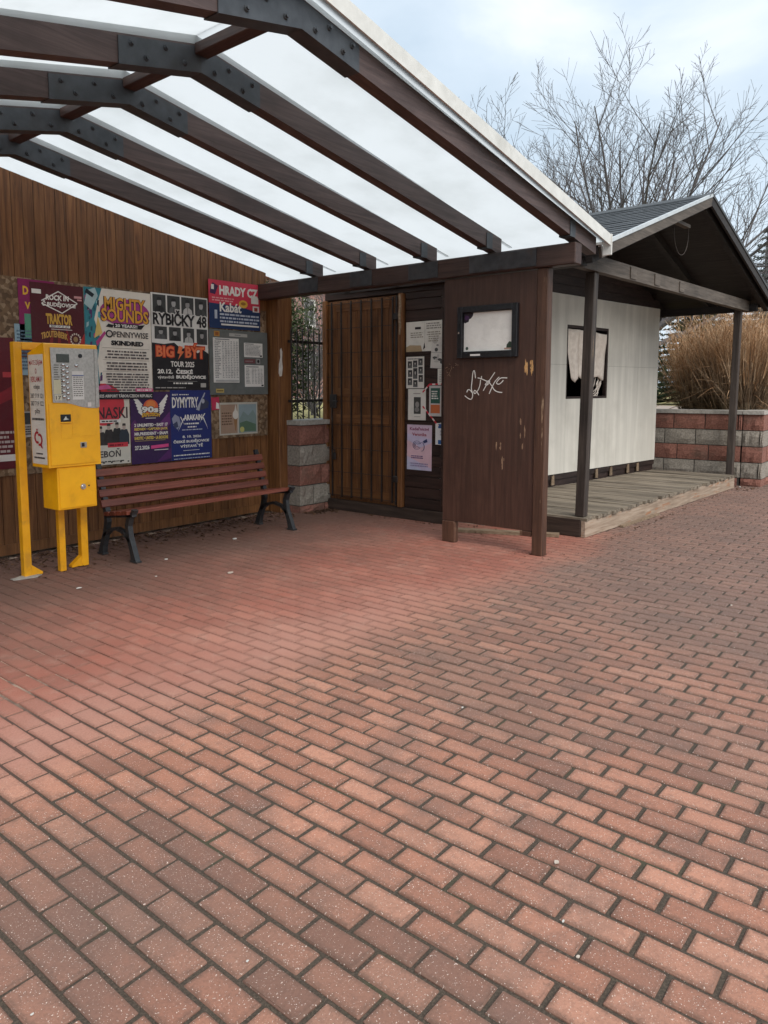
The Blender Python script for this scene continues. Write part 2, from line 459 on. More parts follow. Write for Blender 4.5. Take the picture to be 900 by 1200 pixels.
# ------------------------------------------------------------------ mesh helpers
class MB:
    def __init__(s):
        s.v, s.f, s.m = [], [], []
    def quad(s, pts, mi=0):
        b = len(s.v)
        s.v += [tuple(p) for p in pts]
        s.f.append(tuple(range(b, b+len(pts))))
        s.m.append(mi)
    def prism(s, poly, vec, mi=0):
        """poly: list of 3D points (planar), swept by vec"""
        b = len(s.v)
        k = len(poly)
        vec = Vector(vec)
        s.v += [tuple(p) for p in poly]
        s.v += [tuple(Vector(p)+vec) for p in poly]
        s.f.append(tuple(range(b+k-1, b-1, -1)))
        s.f.append(tuple(range(b+k, b+2*k)))
        s.m += [mi, mi]
        for i in range(k):
            j = (i+1) % k
            s.f.append((b+i, b+j, b+k+j, b+k+i))
            s.m.append(mi)
        return s
    def box(s, a, b, bev=0, mi=0):
        x0, y0, z0 = a
        x1, y1, z1 = b
        if bev <= 0:
            return s.prism([(x0, y0, z0), (x1, y0, z0), (x1, y1, z0), (x0, y1, z0)], (0, 0, z1-z0), mi)
        e = min(bev, (x1-x0)*.45, (y1-y0)*.45, (z1-z0)*.45)
        # chamfered box: 24 verts
        base = len(s.v)
        idx = {}
        for sx in (0, 1):
            for sy in (0, 1):
                for sz in (0, 1):
                    X, Y, Z = (x0, x1)[sx], (y0, y1)[sy], (z0, z1)[sz]
                    ix, iy, iz = (e, -e)[sx], (e, -e)[sy], (e, -e)[sz]
                    for ax, p in (('x', (X, Y+iy, Z+iz)), ('y', (X+ix, Y, Z+iz)), ('z', (X+ix, Y+iy, Z))):
                        idx[(ax, sx, sy, sz)] = len(s.v)
                        s.v.append(p)
        def fa(*k):
            s.f.append(tuple(idx[q] for q in k))
            s.m.append(mi)
        for d in (0, 1):
            q = [('x', d, 0, 0), ('x', d, 1, 0), ('x', d, 1, 1), ('x', d, 0, 1)]
            fa(*(q if d else q[::-1]))
            q = [('y', 0, d, 0), ('y', 0, d, 1), ('y', 1, d, 1), ('y', 1, d, 0)]
            fa(*(q if d else q[::-1]))
            q = [('z', 0, 0, d), ('z', 1, 0, d), ('z', 1, 1, d), ('z', 0, 1, d)]
            fa(*(q if d else q[::-1]))
        for a_ in (0, 1):
            for b_ in (0, 1):
                flip = a_ ^ b_
                q = [('x', a_, b_, 0), ('y', a_, b_, 0), ('y', a_, b_, 1), ('x', a_, b_, 1)]
                fa(*(q if flip else q[::-1]))
                q = [('y', 0, a_, b_), ('z', 0, a_, b_), ('z', 1, a_, b_), ('y', 1, a_, b_)]
                fa(*(q if flip else q[::-1]))
                q = [('z', a_, 0, b_), ('x', a_, 0, b_), ('x', a_, 1, b_), ('z', a_, 1, b_)]
                fa(*(q if flip else q[::-1]))
        for sx in (0, 1):
            for sy in (0, 1):
                for sz in (0, 1):
                    q = [('x', sx, sy, sz), ('y', sx, sy, sz), ('z', sx, sy, sz)]
                    fa(*(q if (sx+sy+sz) % 2 else q[::-1]))
        return s
    def obox(s, p0, p1, th, z0, z1, mi=0):
        """upright box along the ground line p0-p1; th>0 lies on its left side"""
        d = Vector((p1[0]-p0[0], p1[1]-p0[1], 0)).normalized()
        n_ = Vector((-d.y, d.x, 0))*th
        a, b = Vector((p0[0], p0[1], z0)), Vector((p1[0], p1[1], z0))
        pts = [a, b, b+n_, a+n_] if th > 0 else [a+n_, b+n_, b, a]
        return s.prism(pts, (0, 0, z1-z0), mi)
    def tube(s, path, rad, k=8, cap=True, mi=0):
        path = [Vector(p) for p in path]
        if not isinstance(rad, (list, tuple)):
            rad = [rad]*len(path)
        base = len(s.v)
        ref = None
        for i, p in enumerate(path):
            t = (path[min(i+1, len(path)-1)]-path[max(i-1, 0)])
            t = t.normalized() if t.length > 1e-9 else Vector((0, 0, 1))
            if ref is None:
                ref = Vector((1, 0, 0)) if abs(t.x) < .8 else Vector((0, 1, 0))
            u = (ref - t*ref.dot(t)).normalized()
            w = t.cross(u)
            ref = u
            for j in range(k):
                a = 2*math.pi*j/k
                s.v.append(tuple(p+(u*math.cos(a)+w*math.sin(a))*rad[i]))
        for i in range(len(path)-1):
            for j in range(k):
                a, b = base+i*k+j, base+i*k+(j+1) % k
                s.f.append((a, b, b+k, a+k))
                s.m.append(mi)
        if cap:
            s.f.append(tuple(base+j for j in range(k))[::-1])
            s.f.append(tuple(base+(len(path)-1)*k+j for j in range(k)))
            s.m += [mi, mi]
        return s
    def disc_cyl(s, c, axis, r, h, k=12, mi=0, r2=None):
        c = Vector(c)
        axis = Vector(axis).normalized()
        return s.tube([c, c+axis*h], [r, r if r2 is None else r2], k, True, mi)
    def build(s, name, mat, parent=None, smooth=False, loc=None):
        me = bpy.data.meshes.new(name)
        v = s.v
        if loc is not None:
            l = Vector(loc)
            v = [(p[0]-l.x, p[1]-l.y, p[2]-l.z) for p in v]
        me.from_pydata(v, [], s.f)
        mats = mat if isinstance(mat, (list, tuple)) else [mat]
        for q in mats:
            me.materials.append(q)
        if len(mats) > 1:
            me.polygons.foreach_set('material_index', s.m)
        if smooth:
            me.polygons.foreach_set('use_smooth', [True]*len(me.polygons))
        me.update()
        o = bpy.data.objects.new(name, me)
        COL.objects.link(o)
        if loc is not None:
            o.location = loc
        if parent is not None:
            o.parent = parent
            o.matrix_parent_inverse = PINV.get(parent.name, Matrix())
        return o
PINV = {}
def remember(o):
    """children are modelled in world coordinates: store the inverse of their parent's placement"""
    PINV[o.name] = Matrix.LocRotScale(o.location, o.rotation_euler, o.scale).inverted()
    return o
def tag(o, label=None, cat=None, group=None, kind=None):
    if label: o['label'] = label
    if cat: o['category'] = cat
    if group: o['group'] = group
    if kind: o['kind'] = kind
    return o
def thing(name, label, cat, loc, group=None):
    o = bpy.data.objects.new(name, None)
    COL.objects.link(o)
    o.location = loc
    o.empty_display_size = .2
    tag(o, label, cat, group)
    return remember(o)
def child(me_obj, name, parent, loc, rot=(0, 0, 0), scale=(1, 1, 1)):
    """another object on the same mesh data"""
    o = bpy.data.objects.new(name, me_obj if isinstance(me_obj, bpy.types.Mesh) else me_obj.data)
    COL.objects.link(o)
    o.location, o.rotation_euler, o.scale = loc, rot, scale
    if parent is not None:
        o.parent = parent
        o.matrix_parent_inverse = PINV.get(parent.name, Matrix())
    return o
def part(name, mb, mat, parent, smooth=False, loc=None):
    return remember(mb.build(name, mat, parent, smooth, loc))
def mid(mb):
    a = np.array(mb.v)
    return tuple((a.min(0)+a.max(0))/2)
def cpart(name, mb, mat, parent, smooth=False):
    """part whose origin is its own middle (so that grain follows the piece)"""
    return remember(mb.build(name, mat, parent, smooth, mid(mb)))

# ================================================================== THE SETTING
def sheet(name, x0, y0, x1, y1, z, mat, parent=None, nx=1, ny=1, amp=0, seed=0):
    rnd = random.Random(seed)
    mb = MB()
    for i in range(nx+1):
        for j in range(ny+1):
            mb.v.append((x0+(x1-x0)*i/nx, y0+(y1-y0)*j/ny, z+(rnd.uniform(-amp, amp) if amp else 0)))
    for i in range(nx):
        for j in range(ny):
            a = i*(ny+1)+j
            mb.f.append((a, a+ny+1, a+ny+2, a+1))
            mb.m.append(0)
    return mb.build(name, mat, parent, bool(amp))
tag(sheet('ground', -700, -700, 700, 700, -.10, M_EARTH), kind='structure')
# raised garden behind the retaining walls
mb = MB()
mb.box((-12, 4.50, -.05), (70, 60, .90))
tag(mb.build('lawn', M_LAWN), kind='structure')
mb = MB()
mb.box((11.19, .74, -.05), (70, 4.496, .896))
mb.box((5.2, 4.29, -.05), (11.186, 4.496, .896))
tag(mb.build('lawn', M_LAWN), kind='structure')
mb = MB()
mb.prism([(15.0, .6, .9), (17.6, .6, .9), (23.5, 9, .9), (29, 30, .9), (26, 30, .9), (20.8, 9, .9)], (0, 0, .012))
tag(mb.build('path', M_PATH), kind='structure')

pav = sheet('pavement', -5, -9, 18, 4.5, -.0065, M_JOINT)
tag(pav, kind='structure')
remember(pav)
# --- pavers, running bond, 10 x 20 cm module
def paver_rings(hx, hy, e, c):
    """outline rings (8 points): foot, shoulder, top"""
    def ring(ax, ay, cc):
        return [(-ax+cc, -ay), (ax-cc, -ay), (ax, -ay+cc), (ax, ay-cc), (ax-cc, ay), (-ax+cc, ay), (-ax, ay-cc), (-ax, -ay+cc)]
    return ring(hx, hy, c), ring(hx, hy, c), ring(hx-e, hy-e, c)
def paver_mesh(hx, hy, e, c, seed):
    rnd = random.Random(seed)
    r0, r1, r2 = paver_rings(hx, hy, e, c)
    j = lambda p, a: (p[0]+rnd.uniform(-a, a), p[1]+rnd.uniform(-a, a))
    r1 = [j(p, .0012) for p in r1]
    r2 = [j(p, .0015) for p in r2]
    v = [(x, y, -.04) for x, y in r0]+[(x, y, -.0045) for x, y in r1]+[(x, y, rnd.uniform(-.0006, .0004)) for x, y in r2]
    f = []
    for k in (0, 8):
        for i in range(8):
            q = (i+1) % 8
            f.append((k+i, k+q, k+8+q, k+8+i))
    f.append(tuple(range(16, 24)))
    return v, f
def in_shelter(x, y):
    t = max(0, min(1, (y-.35)/.8))*max(0, min(1, (6.6-x)/1.0))
    return t*t*(3-2*t)
cells = []
for n_ in range(-45, 172):
    x = n_*.1
    for k in range(-42, 24):
        y = k*.2+.1+(.1 if n_ % 2 else 0)
        if y > 4.36 or y < -8:
            continue
        if x > 10.85 and y > .45:
            continue
        if 5.95 < x < 10.4 and y > 1.1 or (x > 5.75 and y > 2.0):
            continue
        p = to_px((x, y, 0))
        dist = math.hypot(x-CAM.x, y-CAM.y)
        if p is None or not (-600 < p[0] < 1750 and p[1] < 2200):
            if dist > 3.2:
                if not (x < 3 and y > -1.6 and y < 4.4 and x > -2.6):
                    continue
        vis = p is not None and -30 < p[0] < 930 and p[1] < 1235
        cells.append((p[2] if vis else 1e3+dist, x, y))
cells.sort()
variants = []
for q in range(14):
    v, f = paver_mesh(.0437, .0934, .0042, .0025, q)
    me = bpy.data.meshes.new('paver')
    me.from_pydata(v, [], f)
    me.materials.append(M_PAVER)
    variants.append(me)
rnd = random.Random(3)
for d_, x, y in cells[:300]:
    child(rnd.choice(variants), 'paver', pav, (x+rnd.uniform(-.0012, .0012), y+rnd.uniform(-.0018, .0018), rnd.uniform(-.0018, .0015)),
          (rnd.gauss(0, .009), rnd.gauss(0, .006), rnd.gauss(0, .009)+(math.pi if rnd.random() < .5 else 0)))
vs, fs = [], []
for i, (d_, x, y) in enumerate(cells[300:]):
    s_ = in_shelter(x, y)
    v, f = paver_mesh(.0437+.0034*s_, .0934+.0034*s_, .0042-.002*s_, .0025, i)
    a = np.array(v)
    t = rnd.gauss(0, .007)
    c_, q_ = math.cos(t), math.sin(t)
    tx, ty = rnd.gauss(0, .004)*(1-.6*s_), rnd.gauss(0, .006)*(1-.6*s_)
    zz = a[:, 2]+a[:, 0]*ty+a[:, 1]*tx+rnd.uniform(-.0018, .0015)*(1-.7*s_) - .0030*s_*0
    xx = a[:, 0]*c_-a[:, 1]*q_+x+rnd.uniform(-.0012, .0012)
    yy = a[:, 0]*q_+a[:, 1]*c_+y+rnd.uniform(-.0018, .0018)
    b0 = len(vs)*24
    vs.append(np.stack([xx, yy, zz], 1))
    fs += [tuple(b0+w for w in face) for face in f]
me = bpy.data.meshes.new('pavers')
me.from_pydata(np.concatenate(vs).tolist(), [], fs)
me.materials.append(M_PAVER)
o = bpy.data.objects.new('pavers', me)
COL.objects.link(o)
o.parent = pav
tag(o, kind='stuff')

# ================================================================== THE SHELTER
YW = 4.38                     # front face of the poster wall
RX, RZ = 1.70, 3.115          # ridge: x, underside of the rafters
SR, SL, DEP = .162, .22, .138  # roof slopes right / left, rafter depth
def zbot(x):
    return RZ-(x-RX)*SR if x > RX else RZ-(RX-x)*SL
def zsheet(x):               # underside of the roof sheets, on glazing bars above the rafters
    f = (5.36-x)/3.66 if x > RX else (x+1.75)/3.45
    return zbot(x)+DEP+.004+.052*max(0, min(1, f))
def ztop(x):
    return zsheet(x)-.012
RAFT_Y = [.70, 1.445, 2.12, 2.845, 3.565]
shelter = thing('bus_shelter', 'timber shelter with white translucent gable roof on brown rafters', 'shelter', (1.7, 2.4, 0))

# back wall: vertical boards
bw = MB()
bw.box((-1.55, YW+.03, .02), (5.0, YW+.06, 2.55))
back = part('back_wall', bw, M_WALL, shelter)
x = -1.55
i = 0
rnd = random.Random(11)
while x < 4.93:
    w = .098+rnd.uniform(-.004, .004)
    x1 = min(x+w, 4.94)
    m_ = MB()
    yf = YW+rnd.uniform(-.002, .003)
    zt0, zt1 = ztop(x), ztop(x1-.004)
    if x < RX < x1:
        zt0 = zt1 = min(zt0, zt1)
    zb = .06+rnd.uniform(-.01, .012)
    m_.prism([(x, yf, zb), (x1-.005, yf, zb), (x1-.005, yf, zt1), (x, yf, zt0)], (0, .026, 0))
    cpart('board', m_, M_WALL, back)
    x = x1
m_ = MB(); m_.box((-1.5, YW-.012, .02), (4.92, YW-.003, .11)); cpart('skirting', m_, M_WALL, shelter)
# corner posts
def post(name, x0, x1, y0, y1, z0, z1, mat, parent, bev=.006):
    m = MB(); m.box((x0, y0, z0), (x1, y1, z1), bev)
    return cpart(name, m, mat, parent)
cp = post('post', 4.945, 5.165, 4.20, 4.42, 0, 2.62, M_WALL, shelter)
m_ = MB()
pk = [(4.942, 1.60), (4.958, 1.565), (4.99, 1.57), (5.005, 1.66), (4.995, 1.75), (5.002, 1.84), (4.985, 1.885), (4.965, 1.86), (4.972, 1.78), (4.948, 1.70)]
m_.prism([(a, 4.198, b) for a, b in pk], (0, -.0015, 0))
part('paint_remnant', m_, M_PEEL, cp)
for yy in (4.31, 1.0):
    post('post', -1.56, -1.42, yy-.07, yy+.07, 0, 2.40, M_POST, shelter)
# eave beams
m_ = MB(); m_.box((4.79, .645, 2.415), (4.91, 4.40, 2.585), .008)
beam = cpart('eave_beam', m_, M_BEAMY, shelter)
m_ = MB(); m_.box((-1.55, .62, 2.40), (-1.43, 4.40, 2.50), .008)
cpart('eave_beam', m_, M_BEAMY, shelter)
M_BPLATE = rough_mat('dull_beam_plate', (.026, .027, .031), (.050, .050, .054), 12, .6, .1, .002, (.05, .03, .024), 5, .6)
# dark weathered joint plates on the beam face
for ya, yb in ((.98, 1.62), (1.95, 2.28), (2.72, 3.0), (3.44, 3.72)):
    m_ = MB(); m_.box((4.781, ya, 2.43), (4.7895, yb, 2.575), .003)
    pl = cpart('beam_plate', m_, M_BPLATE, beam)
# rafters with steel plates at the bend
bolt = MB(); bolt.disc_cyl((0, 0, 0), (0, -1, 0), .016, .008, 10, r2=.013); bolt.disc_cyl((0, -.008, 0), (0, -1, 0), .009, .010, 6)
bolt_me = None
for q, y in enumerate(RAFT_Y):
    xe = 5.22 if q == 0 else 4.96
    w = .042
    for side in (0, 1):
        m_ = MB()
        if side:
            xa, xb = RX, xe
        else:
            xa, xb = -1.62, RX
        pts = [(xa, y-w, zbot(xa)), (xb, y-w, zbot(xb)), (xb, y-w, zbot(xb)+DEP), (xa, y-w, zbot(xa)+DEP)]
        m_.prism(pts, (0, 2*w, 0))
        rf = cpart('rafter', m_, M_BEAMX, shelter)
        # plate wraps the rafter near the ridge
        m_ = MB()
        if side:
            xa, xb = RX, RX+.42
        else:
            xa, xb = RX-.50, RX
        t_ = .007
        ya, yb = y-w-t_, y+w+t_
        lo = lambda x_: zbot(x_)-.006
        hi = lambda x_: zbot(x_)+DEP-.012
        m_.prism([(xa, ya, lo(xa)), (xb, ya, lo(xb)), (xb, ya, hi(xb)), (xa, ya, hi(xa))], (0, t_-.001, 0))
        m_.prism([(xa, yb-t_+.001, lo(xa)), (xb, yb-t_+.001, lo(xb)), (xb, yb-t_+.001, hi(xb)), (xa, yb-t_+.001, hi(xa))], (0, t_-.001, 0))
        m_.prism([(xa, y-w-.001, lo(xa)), (xb, y-w-.001, lo(xb)), (xb, y-w-.001, lo(xb)+.005), (xa, y-w-.001, lo(xa)+.005)], (0, 2*w+.002, 0))
        part('steel_plate', m_, M_STEEL, rf)
        for k, (fx, fz) in enumerate(((.09, .033), (.19, .095), (.29, .033), (.36, .095))):
            bx_ = xa+fx*(xb-xa)/.42 if side else xb-fx*(xb-xa)/.42
            lc = (bx_, ya, zbot(bx_)+fz)
            if bolt_me is None:
                b_ = bolt.build('bolt', M_STEEL, rf, loc=(0, 0, 0)); b_.location = lc; bolt_me = b_.data
            else:
                child(bolt_me, 'bolt', rf, lc)
    # hanger shoe on the beam
    m_ = MB()
    m_.box((4.70, y-w-.006, zbot(4.70)-.008), (4.795, y-w-.001, zbot(4.75)+.12))
    m_.box((4.70, y+w+.001, zbot(4.70)-.008), (4.795, y+w+.006, zbot(4.75)+.12))
    m_.box((4.70, y-w-.0061, zbot(4.70)-.0135), (4.795, y+w+.0061, zbot(4.70)-.0075))
    part('rafter_shoe', m_, M_STEEL, rf)
# ridge purlin pieces between the rafters
ys = [.70]+RAFT_Y[1:]+[4.37]
for a, b in zip(ys[:-1], ys[1:]):
    m_ = MB(); m_.box((RX-.045, a+.051, RZ+.075), (RX+.045, b-(.051 if b < 4.3 else 0), RZ+.130), .004)
    cpart('ridge_purlin', m_, M_BEAMY, shelter)
# translucent sheets
for side in (0, 1):
    xa, xb = (RX, 5.36) if side else (-1.75, RX)
    m_ = MB()
    z0 = zsheet
    ny = 4
    m_.prism([(xa, .60, z0(xa)), (xb, .60, z0(xb)), (xb, .60, z0(xb)+.012), (xa, .60, z0(xa)+.012)], (0, 3.9, 0))
    part('roof_sheet', m_, M_SHEET, shelter)
    m_ = MB()
    m_.prism([(xa, .588, z0(xa)-.035), (xb, .588, z0(xb)-.035), (xb, .588, z0(xb)+.055), (xa, .588, z0(xa)+.055)], (0, .011, 0))
    m_.prism([(xa, .599, z0(xa)+.013), (xb, .599, z0(xb)+.013), (xb, .599, z0(xb)+.018), (xa, .599, z0(xa)+.018)], (0, .06, 0))
    part('edge_trim', m_, M_WHITE, shelter)
    for y in RAFT_Y:
        m_ = MB()
        xb_ = min(xb, 5.20)
        m_.prism([(xa, y-.014, zbot(xa)+DEP+.001), (xb_, y-.014, zbot(xb_)+DEP+.001), (xb_, y-.014, z0(xb_)-.001), (xa, y-.014, z0(xa)-.001)], (0, .028, 0))
        part('glazing_bar', m_, M_SHEET, shelter)
m_ = MB()
ze = zsheet(5.36)
m_.box((5.362, .58, ze-.115), (5.378, .66, ze+.06), .004)
m_.box((5.362, .661, ze-.02), (5.374, 4.5, ze+.02), .003)
part('drip_edge', m_, M_WHITE, shelter)

# ================================================================== PARTITION PANEL below the beam
PX = 4.83
panel = thing('partition_panel', 'dark brown timber panel on two short feet carrying the framed display case', 'panel', (4.85, 1.4, 0))
m_ = MB(); m_.box((PX, .985, .20), (PX+.045, 1.905, 2.405), .004)
pn = cpart('panel_sheet', m_, M_PANEL, panel)
post('post', 4.815, 4.905, .885, .983, 0, 2.412, M_POST, panel)
post('foot', 4.822, 4.892, 1.765, 1.905, 0, .198, M_POST, panel)
m_ = MB(); m_.box((4.822, .99, .155), (4.90, 1.10, .198), .004); cpart('foot', m_, M_POST, panel)
m_ = MB(); m_.box((4.81, 1.0, .0), (4.80+.12, 1.06, .003)); 
# graffiti strokes: (crop px) -> (y, z)
def gp(x, y):
    return (1.7225-(x-90)/8.18*.00846, 2.148-(y-65)/8.18*.00737)
strokes = [
    [(240, 765), (232, 705), (222, 690), (212, 720), (205, 800), (200, 860), (208, 900), (214, 930), (205, 968), (185, 972), (155, 955), (135, 938)],
    [(155, 905), (165, 880), (188, 882), (205, 905)],
    [(290, 780), (285, 830), (268, 880), (240, 915), (226, 908), (232, 885), (255, 900), (276, 932)],
    [(262, 762), (300, 772), (360, 800)], [(300, 745), (298, 770)],
    [(428, 710), (395, 760), (350, 830), (318, 888)], [(335, 830), (365, 792), (380, 800), (360, 830), (340, 832)],
    [(470, 755), (430, 800), (400, 860), (376, 918)], [(360, 790), (400, 840), (425, 880), (460, 900), (500, 905)],
    [(545, 766), (490, 765), (462, 785), (445, 815), (470, 825), (500, 800), (508, 785)],
]
m_ = MB()
for st in strokes:
    # smooth the polyline a little
    pts = []
    for i in range(len(st)-1):
        p0 = st[max(i-1, 0)]; p1 = st[i]; p2 = st[i+1]; p3 = st[min(i+2, len(st)-1)]
        for u in (0, .33, .66):
            pts.append(tuple(.5*((2*b)+(-a+c)*u+(2*a-5*b+4*c-d)*u*u+(-a+3*b-3*c+d)*u**3) for a, b, c, d in zip(p0, p1, p2, p3)))
    pts.append(st[-1])
    path = [(PX-.0006, *gp(*p)) for p in pts]
    m_.tube(path, .0042, 5)
m_.v = [(PX-.0006+(v[0]-PX+.0006)*.25, v[1], v[2]) for v in m_.v]
part('graffiti', m_, M_GRAF, pn)
m_ = MB()
rnd = random.Random(5)
def scratch_patch(m, yc, zc, wy, hz, k, x=PX-.0006):
    for q in range(k):
        y0 = yc+rnd.uniform(-wy, wy); z0 = zc+rnd.uniform(-hz, hz)
        w = rnd.uniform(.002, .008); h = rnd.uniform(.01, .05)
        n_ = 5
        pts = []
        for a in range(8):
            an = a/8*2*math.pi
            pts.append((x, y0+math.cos(an)*w*rnd.uniform(.6, 1.3), z0+math.sin(an)*h*rnd.uniform(.5, 1.2)))
        m.prism(pts, (-.0004-.00002*q, 0, 0))
scratch_patch(m_, 1.075, 1.60, .012, .035, 12)
scratch_patch(m_, 1.02, 1.60, .014, .05, 16)
part('bare_patch', m_, M_SCRATCH, pn)
m_ = MB()
scratch_patch(m_, 1.30, .85, .05, .10, 8)
scratch_patch(m_, 1.10, 1.05, .03, .15, 5)
for q in range(16):
    y0, z0 = 1.83+rnd.gauss(0, .035), 1.60+rnd.gauss(0, .03)
    a = rnd.uniform(0, 6.28); l = rnd.uniform(.01, .03)
    m_.tube([(PX-.0005, y0, z0), (PX-.0005, y0+math.cos(a)*l, z0+math.sin(a)*l)], .0014, 4)
part('scratches', m_, rough_mat('pale_scratch', (.20, .12, .075), (.30, .19, .12), 30, .7, .2, .001), pn)

# ================================================================== KIOSK
KX = 5.55                                   # front wall (door side)
WL, WR = Vector((5.56, 2.45, 0)), Vector((10.62, 1.875, 0))   # white wall, ground line
wd = (WR-WL).normalized()
wn_ = Vector((wd.y, -wd.x, 0))              # out of the wall, towards the deck
WLEN = (WR-WL).length
kiosk = thing('kiosk', 'dark timber kiosk with white side wall, plank porch and shingled gable roof', 'kiosk', (8, 2.5, 0))
DZ = .19
def fy(x):                                   # deck front edge
    return .92-.042*(x-5.78)
# front wall: horizontal boards right of the door
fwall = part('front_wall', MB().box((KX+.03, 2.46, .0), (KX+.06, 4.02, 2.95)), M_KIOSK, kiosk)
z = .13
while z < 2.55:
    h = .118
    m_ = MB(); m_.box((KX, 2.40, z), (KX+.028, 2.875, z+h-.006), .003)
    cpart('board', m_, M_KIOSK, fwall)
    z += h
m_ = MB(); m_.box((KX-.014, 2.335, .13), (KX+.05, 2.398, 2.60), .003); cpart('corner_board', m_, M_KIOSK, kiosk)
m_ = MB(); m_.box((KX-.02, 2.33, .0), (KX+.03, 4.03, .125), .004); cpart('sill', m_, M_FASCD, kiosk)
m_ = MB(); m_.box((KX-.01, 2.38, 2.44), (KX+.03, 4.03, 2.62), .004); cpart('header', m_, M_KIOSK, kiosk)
post('door_post', KX-.035, KX+.028, 3.995, 4.055, .128, 2.436, M_WALL, kiosk)
post('door_post', KX-.045, KX+.028, 2.885, 2.945, .128, 2.436, M_WALL, kiosk)
door = part('door', MB().box((KX+.012, 2.95, .13), (KX+.028, 3.99, 2.43)), M_DOOR, kiosk)
for k in range(7):
    y0 = 2.953+k*.148
    m_ = MB(); m_.box((KX-.002, y0, .17), (KX+.0115, y0+.143, 2.42), .003)
    cpart('board', m_, M_DOOR, door)
for zz in (.16, 1.03, 1.33, 2.30):
    m_ = MB(); m_.box((KX-.012, 3.08, zz), (KX-.003, 3.86, zz+(.10 if zz > .5 else .12)), .003)
    cpart('rail', m_, M_DOORH, door)
# iron grille gate in front of the door
gate = remember(part('grille', MB().box((KX-.030, 2.962, .15), (KX-.022, 2.985, 2.42)), M_BAR, kiosk))
for k in range(7):
    y0 = 3.02+k*.148
    m_ = MB(); m_.box((KX-.030, y0, .16), (KX-.016, y0+.015, 2.41)); cpart('bar', m_, M_BAR, gate)
for k in range(9):
    zz = .18+k*.275
    m_ = MB(); m_.box((KX-.0345, 2.96, zz), (KX-.0305, 3.985, zz+.006)); cpart('cross_bar', m_, M_BAR, gate)
m_ = MB(); m_.box((KX-.050, 3.83, 1.20), (KX-.031, 3.93, 1.36), .004); cpart('lock_box', m_, M_BAR, gate)
m_ = MB(); m_.tube([(KX-.045, 3.85, 1.28), (KX-.085, 3.85, 1.28), (KX-.085, 3.78, 1.28)], .009, 6); cpart('handle', m_, M_BAR, gate)
m_ = MB(); m_.box((KX-.06, 3.84, .60), (KX-.035, 3.90, .68), .006); m_.tube([(KX-.048, 3.855, .68), (KX-.048, 3.855, .715), (KX-.048, 3.885, .715), (KX-.048, 3.885, .68)], .006, 6)
cpart('padlock', m_, M_BAR, gate)
for zz in (.40, 2.16):
    m_ = MB(); m_.box((KX-.055, 2.935, zz), (KX-.031, 3.0, zz+.07), .004); cpart('hinge', m_, M_BAR, gate)
# crooked timber strip beside the door
m_ = MB(); m_.tube([(KX-.05, 2.915, 2.42), (KX-.058, 2.90, 2.3), (KX-.05, 2.918, 2.2), (KX-.053, 2.905, 2.08), (KX-.05, 2.915, 2.0)], [.012, .014, .016, .013, .008], 6)
cpart('wire_strip', m_, M_LOOSE, kiosk)

# white fibre-cement side wall, panel by panel
def wp(s_, z, off=0.0):
    p = WL+wd*s_+wn_*off
    return (p.x, p.y, z)
S_W0, S_W1 = 2.50, 3.56                     # window
Z_W0, Z_W1 = 1.285, 2.225
side = part('side_wall', MB().prism([wp(0, .10, -.10), wp(WLEN, .10, -.10), wp(WLEN, .26, -.10), wp(0, .26, -.10)], wn_*.075), M_KIOSKX, kiosk)
cols = [.045, 1.25, S_W0, S_W1, 4.45, WLEN]
for a, b in zip(cols[:-1], cols[1:]):
    rows = [(.335, 1.718), (1.7205, 2.595)]
    if a == S_W0:
        rows = [(.335, Z_W0), (Z_W1, 2.595)]
    for z0, z1 in rows:
        o_ = random.uniform(-.0006, .0006)
        m_ = MB(); m_.prism([wp(a+.001, z0, -.014), wp(b-.001, z0, -.014), wp(b-.001, z1, -.014), wp(a+.001, z1, -.014)], wn_*(.014+o_))
        cpart('panel', m_, M_FIBRE, side)
# inner lining so that no daylight leaks between the panels (with the window hole)
m_ = MB()
for (a, b, z0, z1) in ((.02, S_W0-.0, .27, 2.6), (S_W1, WLEN-.02, .27, 2.6), (S_W0, S_W1, .27, Z_W0-.0), (S_W0, S_W1, Z_W1, 2.6)):
    m_.prism([wp(a, z0, -.06), wp(b, z0, -.06), wp(b, z1, -.06), wp(a, z1, -.06)], wn_*.04)
part('lining', m_, M_INSIDE, side)
# dark stained boards over the white wall up to the roof
for k in range(9):
    z0 = 2.60+k*.115
    xa = max(0, (z0-2.62)/.327-.1); xb = min(WLEN, WLEN-(z0-2.62)/.327+.1)
    if xb-xa < .3: break
    m_ = MB(); m_.prism([wp(xa, z0, -.03), wp(xb, z0, -.03), wp(xb-.2*(k > 0), z0+.111, -.03), wp(xa+.2*(k > 0), z0+.111, -.03)], wn_*.022)
    cpart('board', m_, M_KIOSKX, side)
# sole plate with debris strip
m_ = MB(); m_.prism([wp(0, .265, -.02), wp(WLEN, .265, -.02), wp(WLEN, .325, -.02), wp(0, .325, -.02)], wn_*.014); cpart('sole_plate', m_, M_KIOSKX, side)
for s0 in (.9, 1.9, 2.2, 3.3, 3.7, 4.2, 4.5):
    m_ = MB(); m_.prism([wp(s0, .20, .0), wp(s0+.07, .20, .0), wp(s0+.06, .325, .0), wp(s0+.01, .31, .0)], wn_*.012); cpart('batten_stub', m_, M_LOOSE, side)
# window frame
wf = MB()
for (a, b, z0, z1) in ((S_W0, S_W1, Z_W1-.035, Z_W1-.001), (S_W0, S_W1, Z_W0+.001, Z_W0+.03), (S_W0+.001, S_W0+.03, Z_W0+.03, Z_W1-.035), (S_W1-.03, S_W1-.001, Z_W0+.03, Z_W1-.035)):
    wf.prism([wp(a, z0, -.05), wp(b, z0, -.05), wp(b, z1, -.05), wp(a, z1, -.05)], wn_*.045)
part('window_frame', wf, M_KIOSKX, side)
